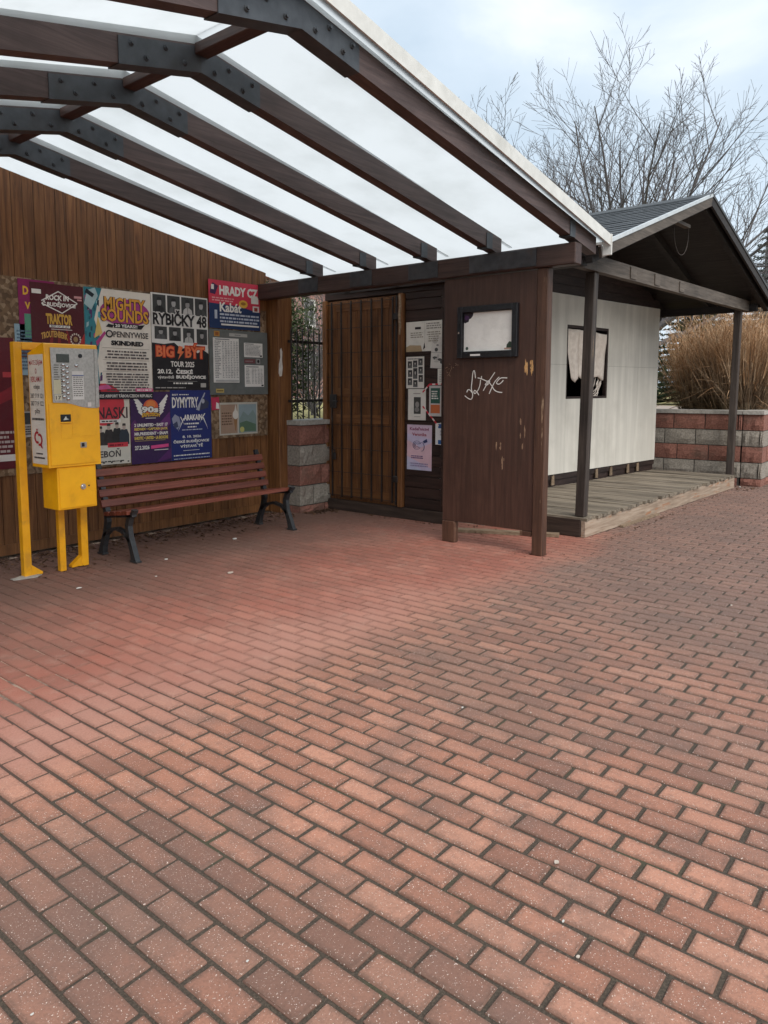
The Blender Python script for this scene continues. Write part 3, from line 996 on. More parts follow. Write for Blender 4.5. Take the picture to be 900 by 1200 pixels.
# other walls
m_ = MB(); m_.obox((10.60, 1.93), (10.60, 4.0), .04, .0, 2.9); part('end_wall', m_, M_KIOSK, kiosk)
m_ = MB(); m_.box((KX+.03, 3.96, .0), (10.6, 3.998, 2.9)); part('rear_wall', m_, M_KIOSKX, kiosk)
m_ = MB(); m_.prism([(KX+.07, 2.50, .02), (10.55, 1.99, .02), (10.55, 3.95, .02), (KX+.07, 3.95, .02)], (0, 0, .15)); part('floor', m_, M_INSIDE, kiosk)
# deck
deck = part('deck', MB().prism([(5.83, fy(5.83)+.05, .02), (10.50, fy(10.5)+.05, .02), (10.50, 1.85, .02), (5.83, 2.40, .02)], (0, 0, .135)), M_FASCD, kiosk)
x = 5.80
rnd = random.Random(21)
while x < 10.50:
    w = rnd.uniform(.112, .128)
    x1 = min(x+w, 10.53)
    yb = WL.y+(x-WL.x)*(WR.y-WL.y)/(WR.x-WL.x)-.045
    yf = fy(x)+rnd.uniform(-.022, -.006)+(.03 if rnd.random() < .12 else 0)
    m_ = MB()
    dz = rnd.uniform(-.003, .004)
    sag = rnd.uniform(-.004, .004)
    yc = (yf+yb)/2
    a_, b_ = x+.002, x1-.002
    for (ya, yb2, za, zb) in ((yf, yb, DZ-.03+dz, DZ+dz),):
        pts = [(a_, ya, za), (b_, ya+rnd.uniform(-.012, .012), za), (b_, yb2, za), (a_, yb2, za)]
        m_.prism(pts, (0, 0, zb-za))
    tl = rnd.gauss(0, .003)
    m_.v = [(p[0], p[1], p[2]+(p[0]-(a_+b_)/2)*tl*6+(sag if p[1] < yc else 0)*.6) for p in m_.v]
    cpart('deck_board', m_, M_DECK, deck)
    x = x1
m_ = MB(); m_.obox((5.795, fy(5.795)-.0), (10.52, fy(10.52)-.0), .04, .005, .158); cpart('fascia', m_, M_FASCIA, kiosk)
m_ = MB(); m_.box((5.792, .965, .004), (5.828, 2.38, .172), .004); cpart('fascia', m_, M_FASCD, kiosk)
# porch posts and tie beam
def lean_post(x0, y0, w, z0, z1, dx, dy):
    m = MB(); m.box((x0-w/2, y0-w/2, z0), (x0+w/2, y0+w/2, z1), .007)
    m.v = [(p[0]+dx*(p[2]-z0)/(z1-z0), p[1]+dy*(p[2]-z0)/(z1-z0), p[2]) for p in m.v]
    return cpart('porch_post', m, M_POSTD, kiosk)
lean_post(5.875, .995, .092, DZ+.002, 2.50, .02, -.03)
lean_post(10.72, .835, .092, .10, 2.52, 0, -.01)
m_ = MB(); m_.obox((5.40, .915), (11.00, .715), .075, 2.502, 2.645); cpart('tie_beam', m_, M_TIE, kiosk)
for s_ in (6.6, 7.25, 8.0):
    yy = .915-(s_-5.40)*.2/5.6
    m_ = MB(); m_.box((s_, yy-.012, 2.515), (s_+.16, yy-.003, 2.63), .002); cpart('joint_plate', m_, M_TIE, kiosk)
# roof ------------------------------------------------
AP = Vector((8.24, .595, 3.545))            # apex at the gable
EL = Vector((5.40, .71, 2.615))
ER = Vector((11.12, .475, 2.615))
BK = Vector((.145, 3.85, 0))                # towards the back
def roof_part(name, A, B, th, mat, y0=0, y1=1, out=0, smooth=False):
    nrm = (B-A).cross(BK).normalized()
    if nrm.z < 0: nrm = -nrm
    a, b = A+nrm*out, B+nrm*out
    m = MB(); m.prism([a+BK*y0, b+BK*y0, b+BK*y1, a+BK*y1], nrm*th)
    return m
m_ = roof_part('', AP, EL, .022, None)
m2 = roof_part('', AP, ER, .022, None)
m_.f += [tuple(i+len(m_.v) for i in f) for f in m2.f]; m_.v += m2.v; m_.m += m2.m
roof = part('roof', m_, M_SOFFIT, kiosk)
def slope_frame(A, E_):
    d = (E_-A); Ls = d.length; d = d/Ls
    n_ = d.cross(BK).normalized()
    if n_.z < 0: n_ = -n_
    b = BK.normalized()
    return A, d, b, n_, Ls
rnd = random.Random(31)
def shingle_at(A, d, b, n_, s0, s1, y0, y1, lift):
    m = MB()
    p = A+d*s0+b*y0+n_*(.024+lift*.2); q = A+d*s0+b*y1+n_*(.024+lift*.2)
    r = A+d*s1+b*y1+n_*(.030+lift); t = A+d*s1+b*y0+n_*(.030+lift)
    m.prism([p, q, r, t], n_*.006)
    return m
for side_, E_ in ((0, EL), (1, ER)):
    A, d, b, n_, Ls = slope_frame(AP, E_)
    rows_ = 17
    ex = Ls/rows_
    BLn = BK.length
    allm = MB()
    for r_ in range(rows_):
        y = -.03 - (.14 if r_ % 2 else 0)
        while y < BLn:
            w = .30
            y0, y1 = max(y, -.03), min(y+w-.008, BLn+.02)
            if y1-y0 > .03:
                mm = shingle_at(A, d, b, n_, max(r_*ex-.05, .0), (r_+1)*ex+.01+rnd.uniform(-.004, .004), y0, y1, .004+rnd.uniform(0, .004))
                if side_ == 0:
                    cpart('shingle', mm, M_SHING, roof)
                else:
                    allm.f += [tuple(i+len(allm.v) for i in f) for f in mm.f]; allm.v += mm.v; allm.m += mm.m
            y += w
    if side_:
        tag(part('shingles', allm, M_SHING, roof), kind='stuff')
    # barge board and flashing on the gable edge
    m_ = MB(); m_.prism([A-n_*.075, A+d*Ls-n_*.075, A+d*Ls+n_*.018, A+n_*.018], -b*.024); cpart('barge_board', m_, M_TIE if side_ == 0 else M_SOFFIT, roof)
    m_ = MB(); m_.prism([A+n_*.02, A+d*Ls+n_*.02, A+d*Ls+n_*.052, A+n_*.052], -b*.034); cpart('flashing', m_, M_FLASH if side_ == 0 else M_SHING, roof)
    # rafter tails below the sheathing
    for k in range(6):
        yy = .05+k*.72
        p0 = A+b*yy+d*.05-n_*.002
        m_ = MB(); m_.prism([p0, p0+d*(Ls-.02), p0+d*(Ls-.02)-n_*.10, p0-n_*.10], b*.06)
        cpart('rafter', m_, M_SOFFIT, roof)
    m_ = MB(); p0 = A+d*(Ls+.001)+n_*.02; m_.prism([p0, p0-n_*.06, p0-n_*.06+b*BLn, p0+b*BLn], d*.02); cpart('eave_board', m_, M_SOFFIT, roof)
m_ = MB()
cap = [AP+Vector((-.13, -.03, -.005)), AP+Vector((0, -.03, .052)), AP+Vector((.13, -.03, -.005)), AP+Vector((.13, -.03, .008)), AP+Vector((0, -.03, .066)), AP+Vector((-.13, -.03, .008))]
m_.prism(cap, BK*1.012); cpart('ridge_cap', m_, M_SHING, roof)
# wall plates carrying the roof on the outer side
m_ = MB(); m_.obox((10.93, .62), (11.03, 3.98), .08, 2.50, 2.60); cpart('wall_plate', m_, M_SOFFIT, roof)
m_ = MB(); m_.obox((5.50, .85), (5.62, 3.95), .08, 2.50, 2.60); cpart('wall_plate', m_, M_SOFFIT, roof)
# braces at the eave
for (x0, y0) in ((10.72, .85), (10.66, 1.93)):
    m_ = MB(); m_.prism([(x0+.05, y0, 2.36), (x0+.30, y0, 2.52), (x0+.30, y0, 2.58), (x0+.05, y0, 2.42)], (0, .05, 0)); cpart('brace', m_, M_SOFFIT, kiosk)
# wire hoop and lamp batten in the gable
m_ = MB(); m_.tube([(7.93+.26*math.cos(a), .80, 3.17+.26*math.sin(a)) for a in [i*math.pi/12 for i in range(-12, 10)]], .004, 5); part('cable', m_, M_POSTD, kiosk)
m_ = MB(); m_.obox((7.42, .74), (7.98, .72), .06, 3.20, 3.235); part('batten', m_, M_TIE, kiosk)

# torn curtain in the window
def grid_cloth(fn, nu, nv):
    m = MB()
    for i in range(nu+1):
        for j in range(nv+1):
            m.v.append(fn(i/nu, j/nv))
    for i in range(nu):
        for j in range(nv):
            a = i*(nv+1)+j
            m.f.append((a, a+nv+1, a+nv+2, a+1)); m.m.append(0)
    return m
def curtain_left(u, v):
    w = .30*(1-.30*v)
    s0 = S_W0+.008+.34*max(0, v-.30)**1.1*.75
    s_ = s0+u*(S_W0+.335-s0)
    z_ = 2.175-v*(.62+.06*math.sin(u*3))
    return wp(s_, z_, -.022+.010*math.sin(u*9+v*4)-.01*v)
def curtain_right(u, v):
    right = S_W1-.006-.05*math.sin(min(1, v*1.5)*2.2)*.8
    s_ = S_W0+.60+u*(right-(S_W0+.60))
    z_ = 2.14+.03*(1-u)-v*(.60+.02*math.sin(u*9))
    return wp(s_, z_, -.022+.010*math.sin(u*8+v*3)-.008*v)
m_ = grid_cloth(curtain_left, 10, 12)
m2 = grid_cloth(curtain_right, 10, 12)
def curtain_mid(u, v):
    s_ = S_W0+.335+u*.265
    return wp(s_, 2.172-v*(.60+.03*math.sin(u*5)), -.022+.010*math.sin(u*7+9+v*4)-.009*v)
m3 = grid_cloth(curtain_mid, 8, 12)
for q in (m2, m3):
    m_.f += [tuple(i+len(m_.v) for i in f) for f in q.f]; m_.v += q.v; m_.m += q.m
cu = m_.build('curtain', M_CURT, None, True)
sol = cu.modifiers.new('thickness', 'SOLIDIFY'); sol.thickness = .004
tag(cu, 'torn cream cloth hanging in the broken window of the white wall', 'curtain')
m_ = MB()
rnd = random.Random(8)
for k in range(7):
    s0 = S_W1-.05-rnd.uniform(0, .25)
    p = [wp(s0, 1.58, -.06), wp(s0-rnd.uniform(0, .10), 1.47, -.055), wp(s0-rnd.uniform(.02, .22), 1.36, -.06), wp(s0-rnd.uniform(.02, .25), 1.30, -.06)]
    m_.tube(p, .006, 5)
th_ = m_.build('torn_threads', M_CURT)
th_.parent = cu

# loose plank on the ground behind the panel
m_ = MB(); m_.prism([(5.26, 2.02, .002), (5.66, 1.12, .002), (5.76, 1.16, .002), (5.36, 2.06, .002)], (0, 0, .028))
o = m_.build('loose_plank', M_LOOSE, None, loc=mid(m_))
tag(o, 'loose weathered plank lying on the pavers behind the brown panel', 'plank')
m_ = MB(); m_.prism([(6.55, .83, .001), (7.55, .79, .001), (7.55, .825, .001), (6.55, .868, .001)], (0, 0, .022))
o = m_.build('loose_batten', M_LOOSE, None, loc=mid(m_))
tag(o, 'thin pale batten lying along the foot of the porch deck', 'plank')

# ================================================================== BRICK RETAINING WALLS
def block_mesh(Lb, Hb, D, seed, mat):
    """split-faced block; local x along, front face at y=0 looking -y"""
    r = random.Random(seed)
    nx, nz = 5, 3
    v, f = [], []
    for i in range(nx+1):
        for j in range(nz+1):
            edge = i in (0, nx) or j in (0, nz)
            v.append((Lb*i/nx, 0 if edge else -r.uniform(.004, .026), Hb*j/nz))
    for i in range(nx):
        for j in range(nz):
            a = i*(nz+1)+j
            f.append((a, a+nz+1, a+nz+2, a+1))
    b0 = len(v)
    v += [(0, D, 0), (Lb, D, 0), (Lb, D, Hb), (0, D, Hb)]
    bl, br, tr_, tl = 0, nx*(nz+1), nx*(nz+1)+nz, nz
    f += [(b0, b0+1, b0+2, b0+3), (bl, br, b0+1, b0), (tl, b0+3, b0+2, tr_), (bl, b0, b0+3, tl), (br, tr_, b0+2, b0+1)]
    me = bpy.data.meshes.new('block')
    me.from_pydata(v, [], f)
    me.materials.append(mat)
    return me
CH = .232
M_MORTAR = rough_mat('dark_joint', (.05, .045, .04), (.085, .075, .065), 30, .95, .3, .003)
def block_wall(name, label, p0, p1, depth, ztop, parent_group=None, first_red=True, cap_over=.03, seed=0):
    p0, p1 = Vector((*p0, 0)), Vector((*p1, 0))
    d = p1-p0; Lw = d.length; d /= Lw
    nrm = Vector((d.y, -d.x, 0))          # visible side
    ang = math.atan2(d.y, d.x)
    root = thing(name, label, 'wall', (p0+p1)/2)
    core = MB(); core.obox(p0-nrm*.012+d*.01, p1-nrm*.012-d*.01, depth-.03, -.05, ztop-.06)
    part('mortar_core', core, M_MORTAR, root)
    r = random.Random(seed)
    cache = {}
    z1 = ztop-.055
    ci = 0
    while z1 > -.02:
        z0 = max(z1-CH, -.03)
        red = (ci % 2 == 0)
        s_ = -(.225 if ci % 2 else r.uniform(.02, .1))
        while s_ < Lw-.02:
            a, b = max(s_, 0), min(s_+.45, Lw)
            if b-a > .04:
                key = (round(b-a, 2), round(z1-z0, 3), red, r.randrange(3))
                if key not in cache:
                    cache[key] = block_mesh(round(b-a, 2)-.014, z1-z0-.012, depth*.9, hash(key) % 9999, M_RED if red else M_GRY)
                q = p0+d*a+nrm*r.uniform(-.004, .006)
                child(cache[key], 'block', root, (q.x+d.x*.007, q.y+d.y*.007, z0+.006), (0, 0, ang))
            s_ += .45
        z1 = z0
        ci += 1
    s_ = 0
    while s_ < Lw-.01:
        a, b = s_, min(s_+1.0, Lw)
        m = MB(); m.obox(p0+d*(a+.002)+nrm*cap_over, p0+d*(b-.002)+nrm*cap_over, depth+cap_over*2, ztop-.053, ztop)
        cpart('coping', m, M_CONC, root)
        s_ += 1.0
    return root
block_wall('block_wall', 'low red and grey block wall with iron railing beside the barred door', (5.06, 4.0), (10.86, 4.0), .30, 1.065, seed=1)
block_wall('block_wall', 'red and grey block retaining wall at the end of the porch deck', (10.90, 4.30), (10.90, .74), .28, 1.09, seed=2)
pier = block_wall('block_pier', 'block pier closing the retaining wall, red and grey courses at far right', (10.895, .735), (10.895, .455), .30, 1.09, seed=3)
block_wall('block_wall', 'shaded stretch of block retaining wall running away right of the pier', (11.20, .47), (16.5, .20), .28, 1.09, seed=4)

# iron railing on the low wall
rail = thing('iron_railing', 'black iron railing of pointed bars on top of the low block wall', 'fence', (5.6, 4.15, 1.065))
for zz in (1.27, 1.945):
    m_ = MB(); m_.box((5.05, 4.142, zz), (8.2, 4.158, zz+.03)); cpart('rail', m_, M_BAR, rail)
bar = MB(); bar.tube([(0, 0, 0), (0, 0, 1.0), (0, 0, 1.055)], [.009, .009, .001], 6)
bo = None
for k in range(34):
    lc = (5.08+k*.093, 4.131, 1.075)
    if bo is None:
        bo = bar.build('bar', M_BAR, rail, loc=(0, 0, 0)); bo.location = lc
    else:
        child(bo, 'bar', rail, lc)

# ================================================================== BENCH
bench = thing('bench', 'dark red slatted bench with black cast iron legs below the posters', 'bench', (3.4, 3.65, 0))
BX0, BX1 = 2.43, 4.36
def slat(y0, z0, y1, z1, th, nm):
    """slat with cross-section from (y0,z0) to (y1,z1), thickness th below/behind"""
    d = Vector((0, y1-y0, z1-z0)); n_ = Vector((0, d.z, -d.y)).normalized()*th
    a = Vector((BX0, y0, z0))
    e = d*.08
    poly = [a+e*.0+n_*.2, a+e, a+d-e, a+d+n_*.2, a+d+n_, a+n_]
    m = MB(); m.prism(poly, (BX1-BX0, 0, 0))
    cpart(nm, m, M_SLAT, bench)
sy = [3.405, 3.495, 3.585, 3.675]
for k, y in enumerate(sy):
    slat(y, .432-.012*k, y+.078, .432-.012*(k+1)+.004, .032, 'seat_slat')
for k in range(4):
    t0 = k*.093
    y0, z0 = 3.765+t0*.30, .425+t0*.92
    slat(y0, z0, y0+.066*.30, z0+.066*.95, .030, 'back_slat')
for xe in (BX0+.03, BX1-.075):
    m_ = MB()
    w = .045
    def bar_(pts, th):
        """flat curved iron bar in the yz plane"""
        m_.tube([(0, *p) for p in pts], th, 6)
    side_m = MB()
    def ribbon(pts, t):
        # extrude a polyline of half thickness t along x
        P_ = [Vector((0, *p)) for p in pts]
        up_, lo_ = [], []
        for i, p in enumerate(P_):
            tg = (P_[min(i+1, len(P_)-1)]-P_[max(i-1, 0)]).normalized()
            n_ = Vector((0, -tg.z, tg.y))
            tt = t[i] if isinstance(t, (list, tuple)) else t
            up_.append(p+n_*tt); lo_.append(p-n_*tt)
        for i in range(len(P_)-1):
            side_m.prism([Vector((xe, 0, 0))+q for q in (up_[i], up_[i+1], lo_[i+1], lo_[i])], (w, 0, 0))
    ribbon([(3.375, .005), (3.40, .09), (3.445, .20), (3.46, .30), (3.43, .375), (3.395, .40)], [.036, .026, .023, .023, .022, .02])       # front leg
    ribbon([(3.875, .005), (3.85, .09), (3.80, .20), (3.775, .30), (3.785, .39), (3.82, .50), (3.865, .65), (3.905, .79)], [.036, .026, .023, .023, .022, .02, .018, .014])  # rear leg and back
    ribbon([(3.375, .40), (3.50, .383), (3.66, .365), (3.79, .35)], .017)          # seat bearer
    ribbon([(3.43, .17), (3.52, .235), (3.625, .255), (3.73, .235), (3.82, .17)], .014)   # stretcher arch
    ribbon([(3.35, .425), (3.372, .435), (3.38, .405)], .014)
    side_m.box((xe-.005, 3.325, .0), (xe+w+.005, 3.425, .016), .004)
    side_m.box((xe-.005, 3.825, .0), (xe+w+.005, 3.925, .016), .004)
    cpart('end_frame', side_m, M_IRON, bench)

# ================================================================== TICKET MACHINE
mach = thing('vending_machine', 'yellow ticket vending machine on a steel tube frame in front of the posters', 'machine', (1.95, 3.55, 0))
YF = 3.345
def bx(name, a, b, mat, parent, bev=.004):
    m = MB(); m.box(a, b, bev)
    return cpart(name, m, mat, parent)
bx('frame_post', (1.655, 3.595, 0), (1.715, 3.655, 1.782), M_YEL2, mach)
bx('frame_post', (2.130, 3.595, 0), (2.190, 3.655, 1.722), M_YEL2, mach)
bx('frame_rail', (1.716, 3.595, 1.724), (2.190, 3.655, 1.782), M_YEL2, mach)
bx('frame_leg', (1.925, 3.555, 0), (1.975, 3.605, .53), M_YEL2, mach)
for (x0, dx) in ((1.716, 1), (2.129, -1)):
    m_ = MB(); m_.prism([(x0, 3.60, .004), (x0+dx*.085, 3.60, .004), (x0+dx*.085, 3.60, .02), (x0, 3.60, .085)], (0, .05, 0)); cpart('gusset', m_, M_YEL2, mach)
cab = MB()
pr = [(YF, .848), (3.594, .848), (3.594, 1.70), (YF+.012, 1.768), (YF, 1.760)]
cab.prism([(1.757, a, b) for a, b in pr], (.425, 0, 0))
cabo = cpart('cabinet', cab, M_YEL, mach)
# door panel, slightly raised
bx('front_door', (1.775, YF-.006, .865), (2.165, YF-.0005, 1.325), M_YEL, cabo, .002)
# metal face plate with curved lower edge
pts = [(1.800, 1.735), (2.165, 1.735), (2.165, 1.285), (2.10, 1.287), (2.03, 1.297), (1.96, 1.318), (1.90, 1.330), (1.806, 1.332)]
m_ = MB(); m_.prism([(a, YF-.0065, b) for a, b in pts], (0, -.004, 0))
face = cpart('face_plate', m_, M_BRUSH, cabo)
m_ = MB(); m_.box((2.150, YF-.016, 1.29), (2.180, YF-.011, 1.735), .002); cpart('plate_edge', m_, M_BRUSH, cabo)
bx('display', (1.845, YF-.016, 1.628), (1.945, YF-.0112, 1.690), M_LCD, cabo, .003)
m_ = MB(); m_.disc_cyl((2.035, YF-.011, 1.68), (0, -1, 0), .016, .004, 14); part('coin_slot', m_, M_BLACK, cabo)
btn = MB(); btn.tube([(0, 0, 0), (0, -.008, 0), (0, -.013, 0)], [.0125, .0125, .008], 12)
bme = None
blist = [(1.895+.030*c, 1.612-.0395*r_-.016*c) for r_ in range(7) for c in (0, 1)]+[(2.00, 1.607)]
for (bx_, bz_) in blist:
    if bme is None:
        b_ = btn.build('button', M_CHROME, cabo, True, (0, 0, 0)); b_.location = (bx_, YF-.011, bz_); bme = b_.data
    else:
        child(bme, 'button', cabo, (bx_, YF-.011, bz_))
def flat(name, a0, z0, a1, z1, y, col, parent, rough=.5):
    m = MB(); m.box((a0, y-.0015, z0), (a1, y, z1))
    return part(name, m, ink(col, rough), parent)
PAPER = (.70, .67, .60)
flat('tariff_sticker', 1.815, 1.395, 1.872, 1.50, YF-.0111, (.62, .58, .40), cabo)
flat('number_sticker', 1.820, 1.347, 1.876, 1.390, YF-.0111, (.66, .62, .48), cabo)
flat('price_list', 1.962, 1.352, 2.056, 1.566, YF-.0111, (.70, .68, .64), cabo)
flat('price_stripe', 1.962, 1.530, 2.056, 1.537, YF-.0128, (.10, .14, .32), cabo)
flat('logo_sticker', 2.082, 1.297, 2.112, 1.330, YF-.0111, (.72, .66, .62), cabo)
m_ = MB()
rnd = random.Random(2)
for k in range(10):
    zz = 1.518-k*.0155
    xx = 1.97
    while xx < 2.045:
        w = rnd.uniform(.006, .02); w = min(w, 2.048-xx)
        m_.box((xx, YF-.0137, zz), (xx+w, YF-.0128, zz+.0055)); xx += w+.005
for k in range(14):
    zz = 1.605-k*.0175
    m_.box((1.822, YF-.0122, zz), (1.822+rnd.uniform(.02, .045), YF-.0111, zz+.006))
    m_.box((1.874, YF-.0122, zz), (1.884, YF-.0111, zz+.007))
part('small_print', m_, ink((.10, .09, .07)), cabo)
# ticket hatch and coin return
bx('ticket_hatch', (1.860, YF-.010, 1.188), (1.942, YF-.0065, 1.243), M_BLACK, cabo, .003)
m_ = MB(); m_.prism([(1.878, YF-.0105, 1.200), (1.900, YF-.0105, 1.232), (1.905, YF-.0105, 1.215), (1.925, YF-.0105, 1.205)], (0, -.004, 0)); part('hatch_flap', m_, M_CHROME, cabo)
bx('hatch_lip', (1.858, YF-.016, 1.176), (1.944, YF-.0065, 1.185), M_YEL, cabo, .003)
bx('coin_return', (2.010, YF-.012, .985), (2.062, YF-.0065, 1.028), M_BRUSH, cabo, .003)
bx('coin_cup', (2.018, YF-.014, .993), (2.042, YF-.0125, 1.022), M_BLACK, cabo, .001)
m_ = MB(); m_.box((1.86, YF-.0078, 1.06), (1.95, YF-.0065, 1.165), .001); cpart('service_flap', m_, M_YEL, cabo)
m_ = MB(); m_.box((1.952, YF-.0078, 1.075), (2.155, YF-.0065, 1.28), .001); cpart('service_flap', m_, M_YEL, cabo)
# lower cash box
cash = bx('cash_box', (1.825, YF+.012, .518), (2.145, 3.59, .846), M_YEL, mach, .006)
bx('cash_door', (1.838, YF+.006, .532), (2.132, YF+.0115, .834), M_YEL, cash, .003)
m_ = MB(); m_.disc_cyl((2.025, YF+.0055, .685), (0, -1, 0), .022, .008, 16); m_.disc_cyl((2.025, YF-.0025, .685), (0, -1, 0), .012, .006, 12); part('lock', m_, M_CHROME, cash)
m_ = MB(); m_.disc_cyl((2.075, YF+.0055, .688), (0, -1, 0), .006, .004, 8); part('screw', m_, M_BLACK, cash)

# ================================================================== LETTERING
def glyphs(body, bold=0.0, shear=0.0, spacing=1.0):
    c = bpy.data.curves.new('lettering', 'FONT')
    c.body = body
    c.resolution_u = 2
    c.offset = bold
    c.shear = shear
    c.space_character = spacing
    o = bpy.data.objects.new('lettering_tmp', c)
    COL.objects.link(o)
    bpy.context.view_layer.update()
    me = o.evaluated_get(bpy.context.evaluated_depsgraph_get()).to_mesh()
    v = np.array([(p.co.x, p.co.y) for p in me.vertices]) if len(me.vertices) else np.zeros((0, 2))
    f = [tuple(p.vertices) for p in me.polygons]
    bpy.data.objects.remove(o)
    bpy.data.curves.remove(c)
    return v, f
class Print:
    """flat printed sheet: a0..w to the right, b upwards, everything in metres on its own plane"""
    def __init__(s, name, label, cat, org, right, w, h, paper=(.70, .68, .63), group=None, tilt=0, th=.0012, curl=0.0):
        s.w, s.h = w, h
        Rv = Vector(right).normalized(); U = Vector((0, 0, 1)); Nn = Rv.cross(U)   # normal towards the viewer
        ca, sa = math.cos(tilt), math.sin(tilt)
        s.R, s.U = Rv*ca+U*sa, U*ca-Rv*sa
        s.N = Nn
        s.O = Vector(org)
        s.curl = curl
        s.lay = 0
        s.groups = {}
        nu, nv = 6, 8
        m = MB()
        for k in (0, 1):
            for i in range(nu+1):
                for j in range(nv+1):
                    m.v.append(s.P(w*i/nu, h*j/nv, th*(1-k)))
        n1 = (nu+1)*(nv+1)
        for i in range(nu):
            for j in range(nv):
                a = i*(nv+1)+j
                m.f.append((a, a+nv+1, a+nv+2, a+1)); m.m.append(0)
                m.f.append((n1+a, n1+a+1, n1+a+nv+2, n1+a+nv+1)); m.m.append(0)
        ring = [i*(nv+1) for i in range(nu+1)]+[nu*(nv+1)+j for j in range(1, nv+1)]+[i*(nv+1)+nv for i in range(nu-1, -1, -1)]+[j for j in range(nv-1, 0, -1)]
        for q in range(len(ring)):
            a, b = ring[q], ring[(q+1) % len(ring)]
            m.f.append((a, n1+a, n1+b, b)); m.m.append(0)
        s.o = m.build(name, ink(paper), None, loc=s.O)
        tag(s.o, label, cat, group)
        remember(s.o)
        s.th = th
    def wave(s, a, b):
        if not s.curl: return 0
        x, y = a/s.w-.5, b/s.h-.5
        return s.curl*(max(0, abs(x)+abs(y)-.72)**1.3*6)
    def P(s, a, b, d):
        return tuple(s.O+s.R*a+s.U*b+s.N*(d+s.wave(a, b)))
    def _g(s, col, kind):
        return s.groups.setdefault((tuple(col), kind), MB())
    def poly(s, pts, col, kind='printed_shape', lift=None):
        s.lay += 1
        d = s.th+.0005+.00004*s.lay
        m = s._g(col, kind)
        b0 = len(m.v)
        m.v += [s.P(a*s.w, b*s.h, d) for a, b in pts]
        m.f.append(tuple(range(b0, b0+len(pts)))); m.m.append(0)
        return s
    def rect(s, a0, b0, a1, b1, col, kind='printed_shape'):
        return s.poly([(a0, b0), (a1, b0), (a1, b1), (a0, b1)], col, kind)
    def oval(s, a, b, ra, rb, col, k=18):
        return s.poly([(a+ra*math.cos(6.2832*i/k), b+rb*math.sin(6.2832*i/k)) for i in range(k)], col)
    def text(s, body, a, b, hgt, col, width=None, bold=.02, shear=0, align='C', rot=0, arch=0):
        """a, b: anchor (fractions); hgt / width as fractions of the sheet"""
        v, f = glyphs(body, bold, shear)
        if not len(v): return s
        s.lay += 1
        d = s.th+.0008+.00004*s.lay
        x0, x1 = v[:, 0].min(), v[:, 0].max()
        y0, y1 = v[:, 1].min(), v[:, 1].max()
        H = hgt*s.h
        sy_ = H/(y1-y0)
        sx_ = sy_ if width is None else width*s.w/(x1-x0)
        W_ = (x1-x0)*sx_
        off = {'C': -W_/2, 'L': 0, 'R': -W_}[align]
        m = s._g(col, 'lettering')
        b0 = len(m.v)
        cr_, sr_ = math.cos(rot), math.sin(rot)
        for p in v:
            X = (p[0]-x0)*sx_+off; Y = (p[1]-y0)*sy_
            if arch:
                t = X/(W_/2) if W_ else 0
                Y += arch*s.h*(1-t*t)
            m.v.append(s.P(a*s.w+X*cr_-Y*sr_, b*s.h+X*sr_+Y*cr_, d))
        m.f += [tuple(b0+i for i in q) for q in f]
        m.m += [0]*len(f)
        return s
    def lines(s, a0, b0, a1, b1, rows, col, seed=0, fill=.8, center=False):
        """rows of illegible small print"""
        r = random.Random(seed)
        rh = (b1-b0)/rows
        for k in range(rows):
            y = b1-(k+.8)*rh
            tot = (a1-a0)*r.uniform(fill, 1)
            x = a0+((a1-a0)-tot)/2 if center else a0
            xe = x+tot
            while x < xe-.01:
                w = min(r.uniform(.02, .10)*(1 if a1-a0 > .3 else .6), xe-x)
                s.rect(x, y, x+w, y+rh*.52, col, 'small_print'); x += w+.014
        return s
    def portrait(s, a0, b0, a1, b1, back, skin, cloth, hat=None):
        s.rect(a0, b0, a1, b1, back)
        w, h = a1-a0, b1-b0
        cx = (a0+a1)/2
        s.poly([(a0+.12*w, b0), (a1-.1*w, b0), (a1-.16*w, b0+.28*h), (cx+.14*w, b0+.40*h), (cx-.14*w, b0+.40*h), (a0+.18*w, b0+.28*h)], cloth)
        s.oval(cx, b0+.58*h, .17*w, .22*h, skin, 12)
        s.poly([(cx-.19*w, b0+.68*h), (cx+.19*w, b0+.70*h), (cx+.15*w, b0+.85*h), (cx-.14*w, b0+.86*h)], hat or tuple(x*.5 for x in back))
        s.poly([(cx-.05*w, b0+.40*h), (cx+.05*w, b0+.40*h), (cx+.02*w, b0+.05*h), (cx-.02*w, b0+.05*h)], tuple(x*.6 for x in cloth))
        return s
    def done(s):
        for (col, kind), m in s.groups.items():
            q = part(kind, m, ink(col), s.o)
            q['kind'] = 'stuff'
        return s.o
X3 = (1, 0, 0)
def wallp(name, label, x0, z0, x1, z1, off, **kw):
    return Print(name, label, kw.pop('cat', 'poster'), (x0, YW-.003-off, z0), X3, x1-x0, z1-z0, **kw)

# machine side advert (faces -x; right-hand direction is -y)
ad = Print('side_advert', None, None, (1.7565, 3.585, .872), (0, -1, 0), .222, .815, (.72, .68, .62), th=.001)
RD, DK = (.42, .015, .03), (.055, .05, .05)
for body, b, h, w, c in (('MÁTE ZÁJEM', .895, .062, .90, RD), ('O', .825, .05, .11, RD), ('REKLAMU?', .752, .05, .74, RD), ('volejte', .675, .056, .44, DK),
                         ('387 719 121', .605, .042, .86, DK), ('387 719 122', .535, .042, .86, DK), ('pište', .452, .056, .34, DK)):
    ad.text(body, .5, b, h, c, w, .012)
ad.lines(.10, .395, .92, .435, 1, DK, 4, .99)
ad.lines(.28, .085, .75, .11, 1, DK, 5, .9, True)
ad.lines(.14, .045, .88, .075, 1, DK, 6, .99, True)
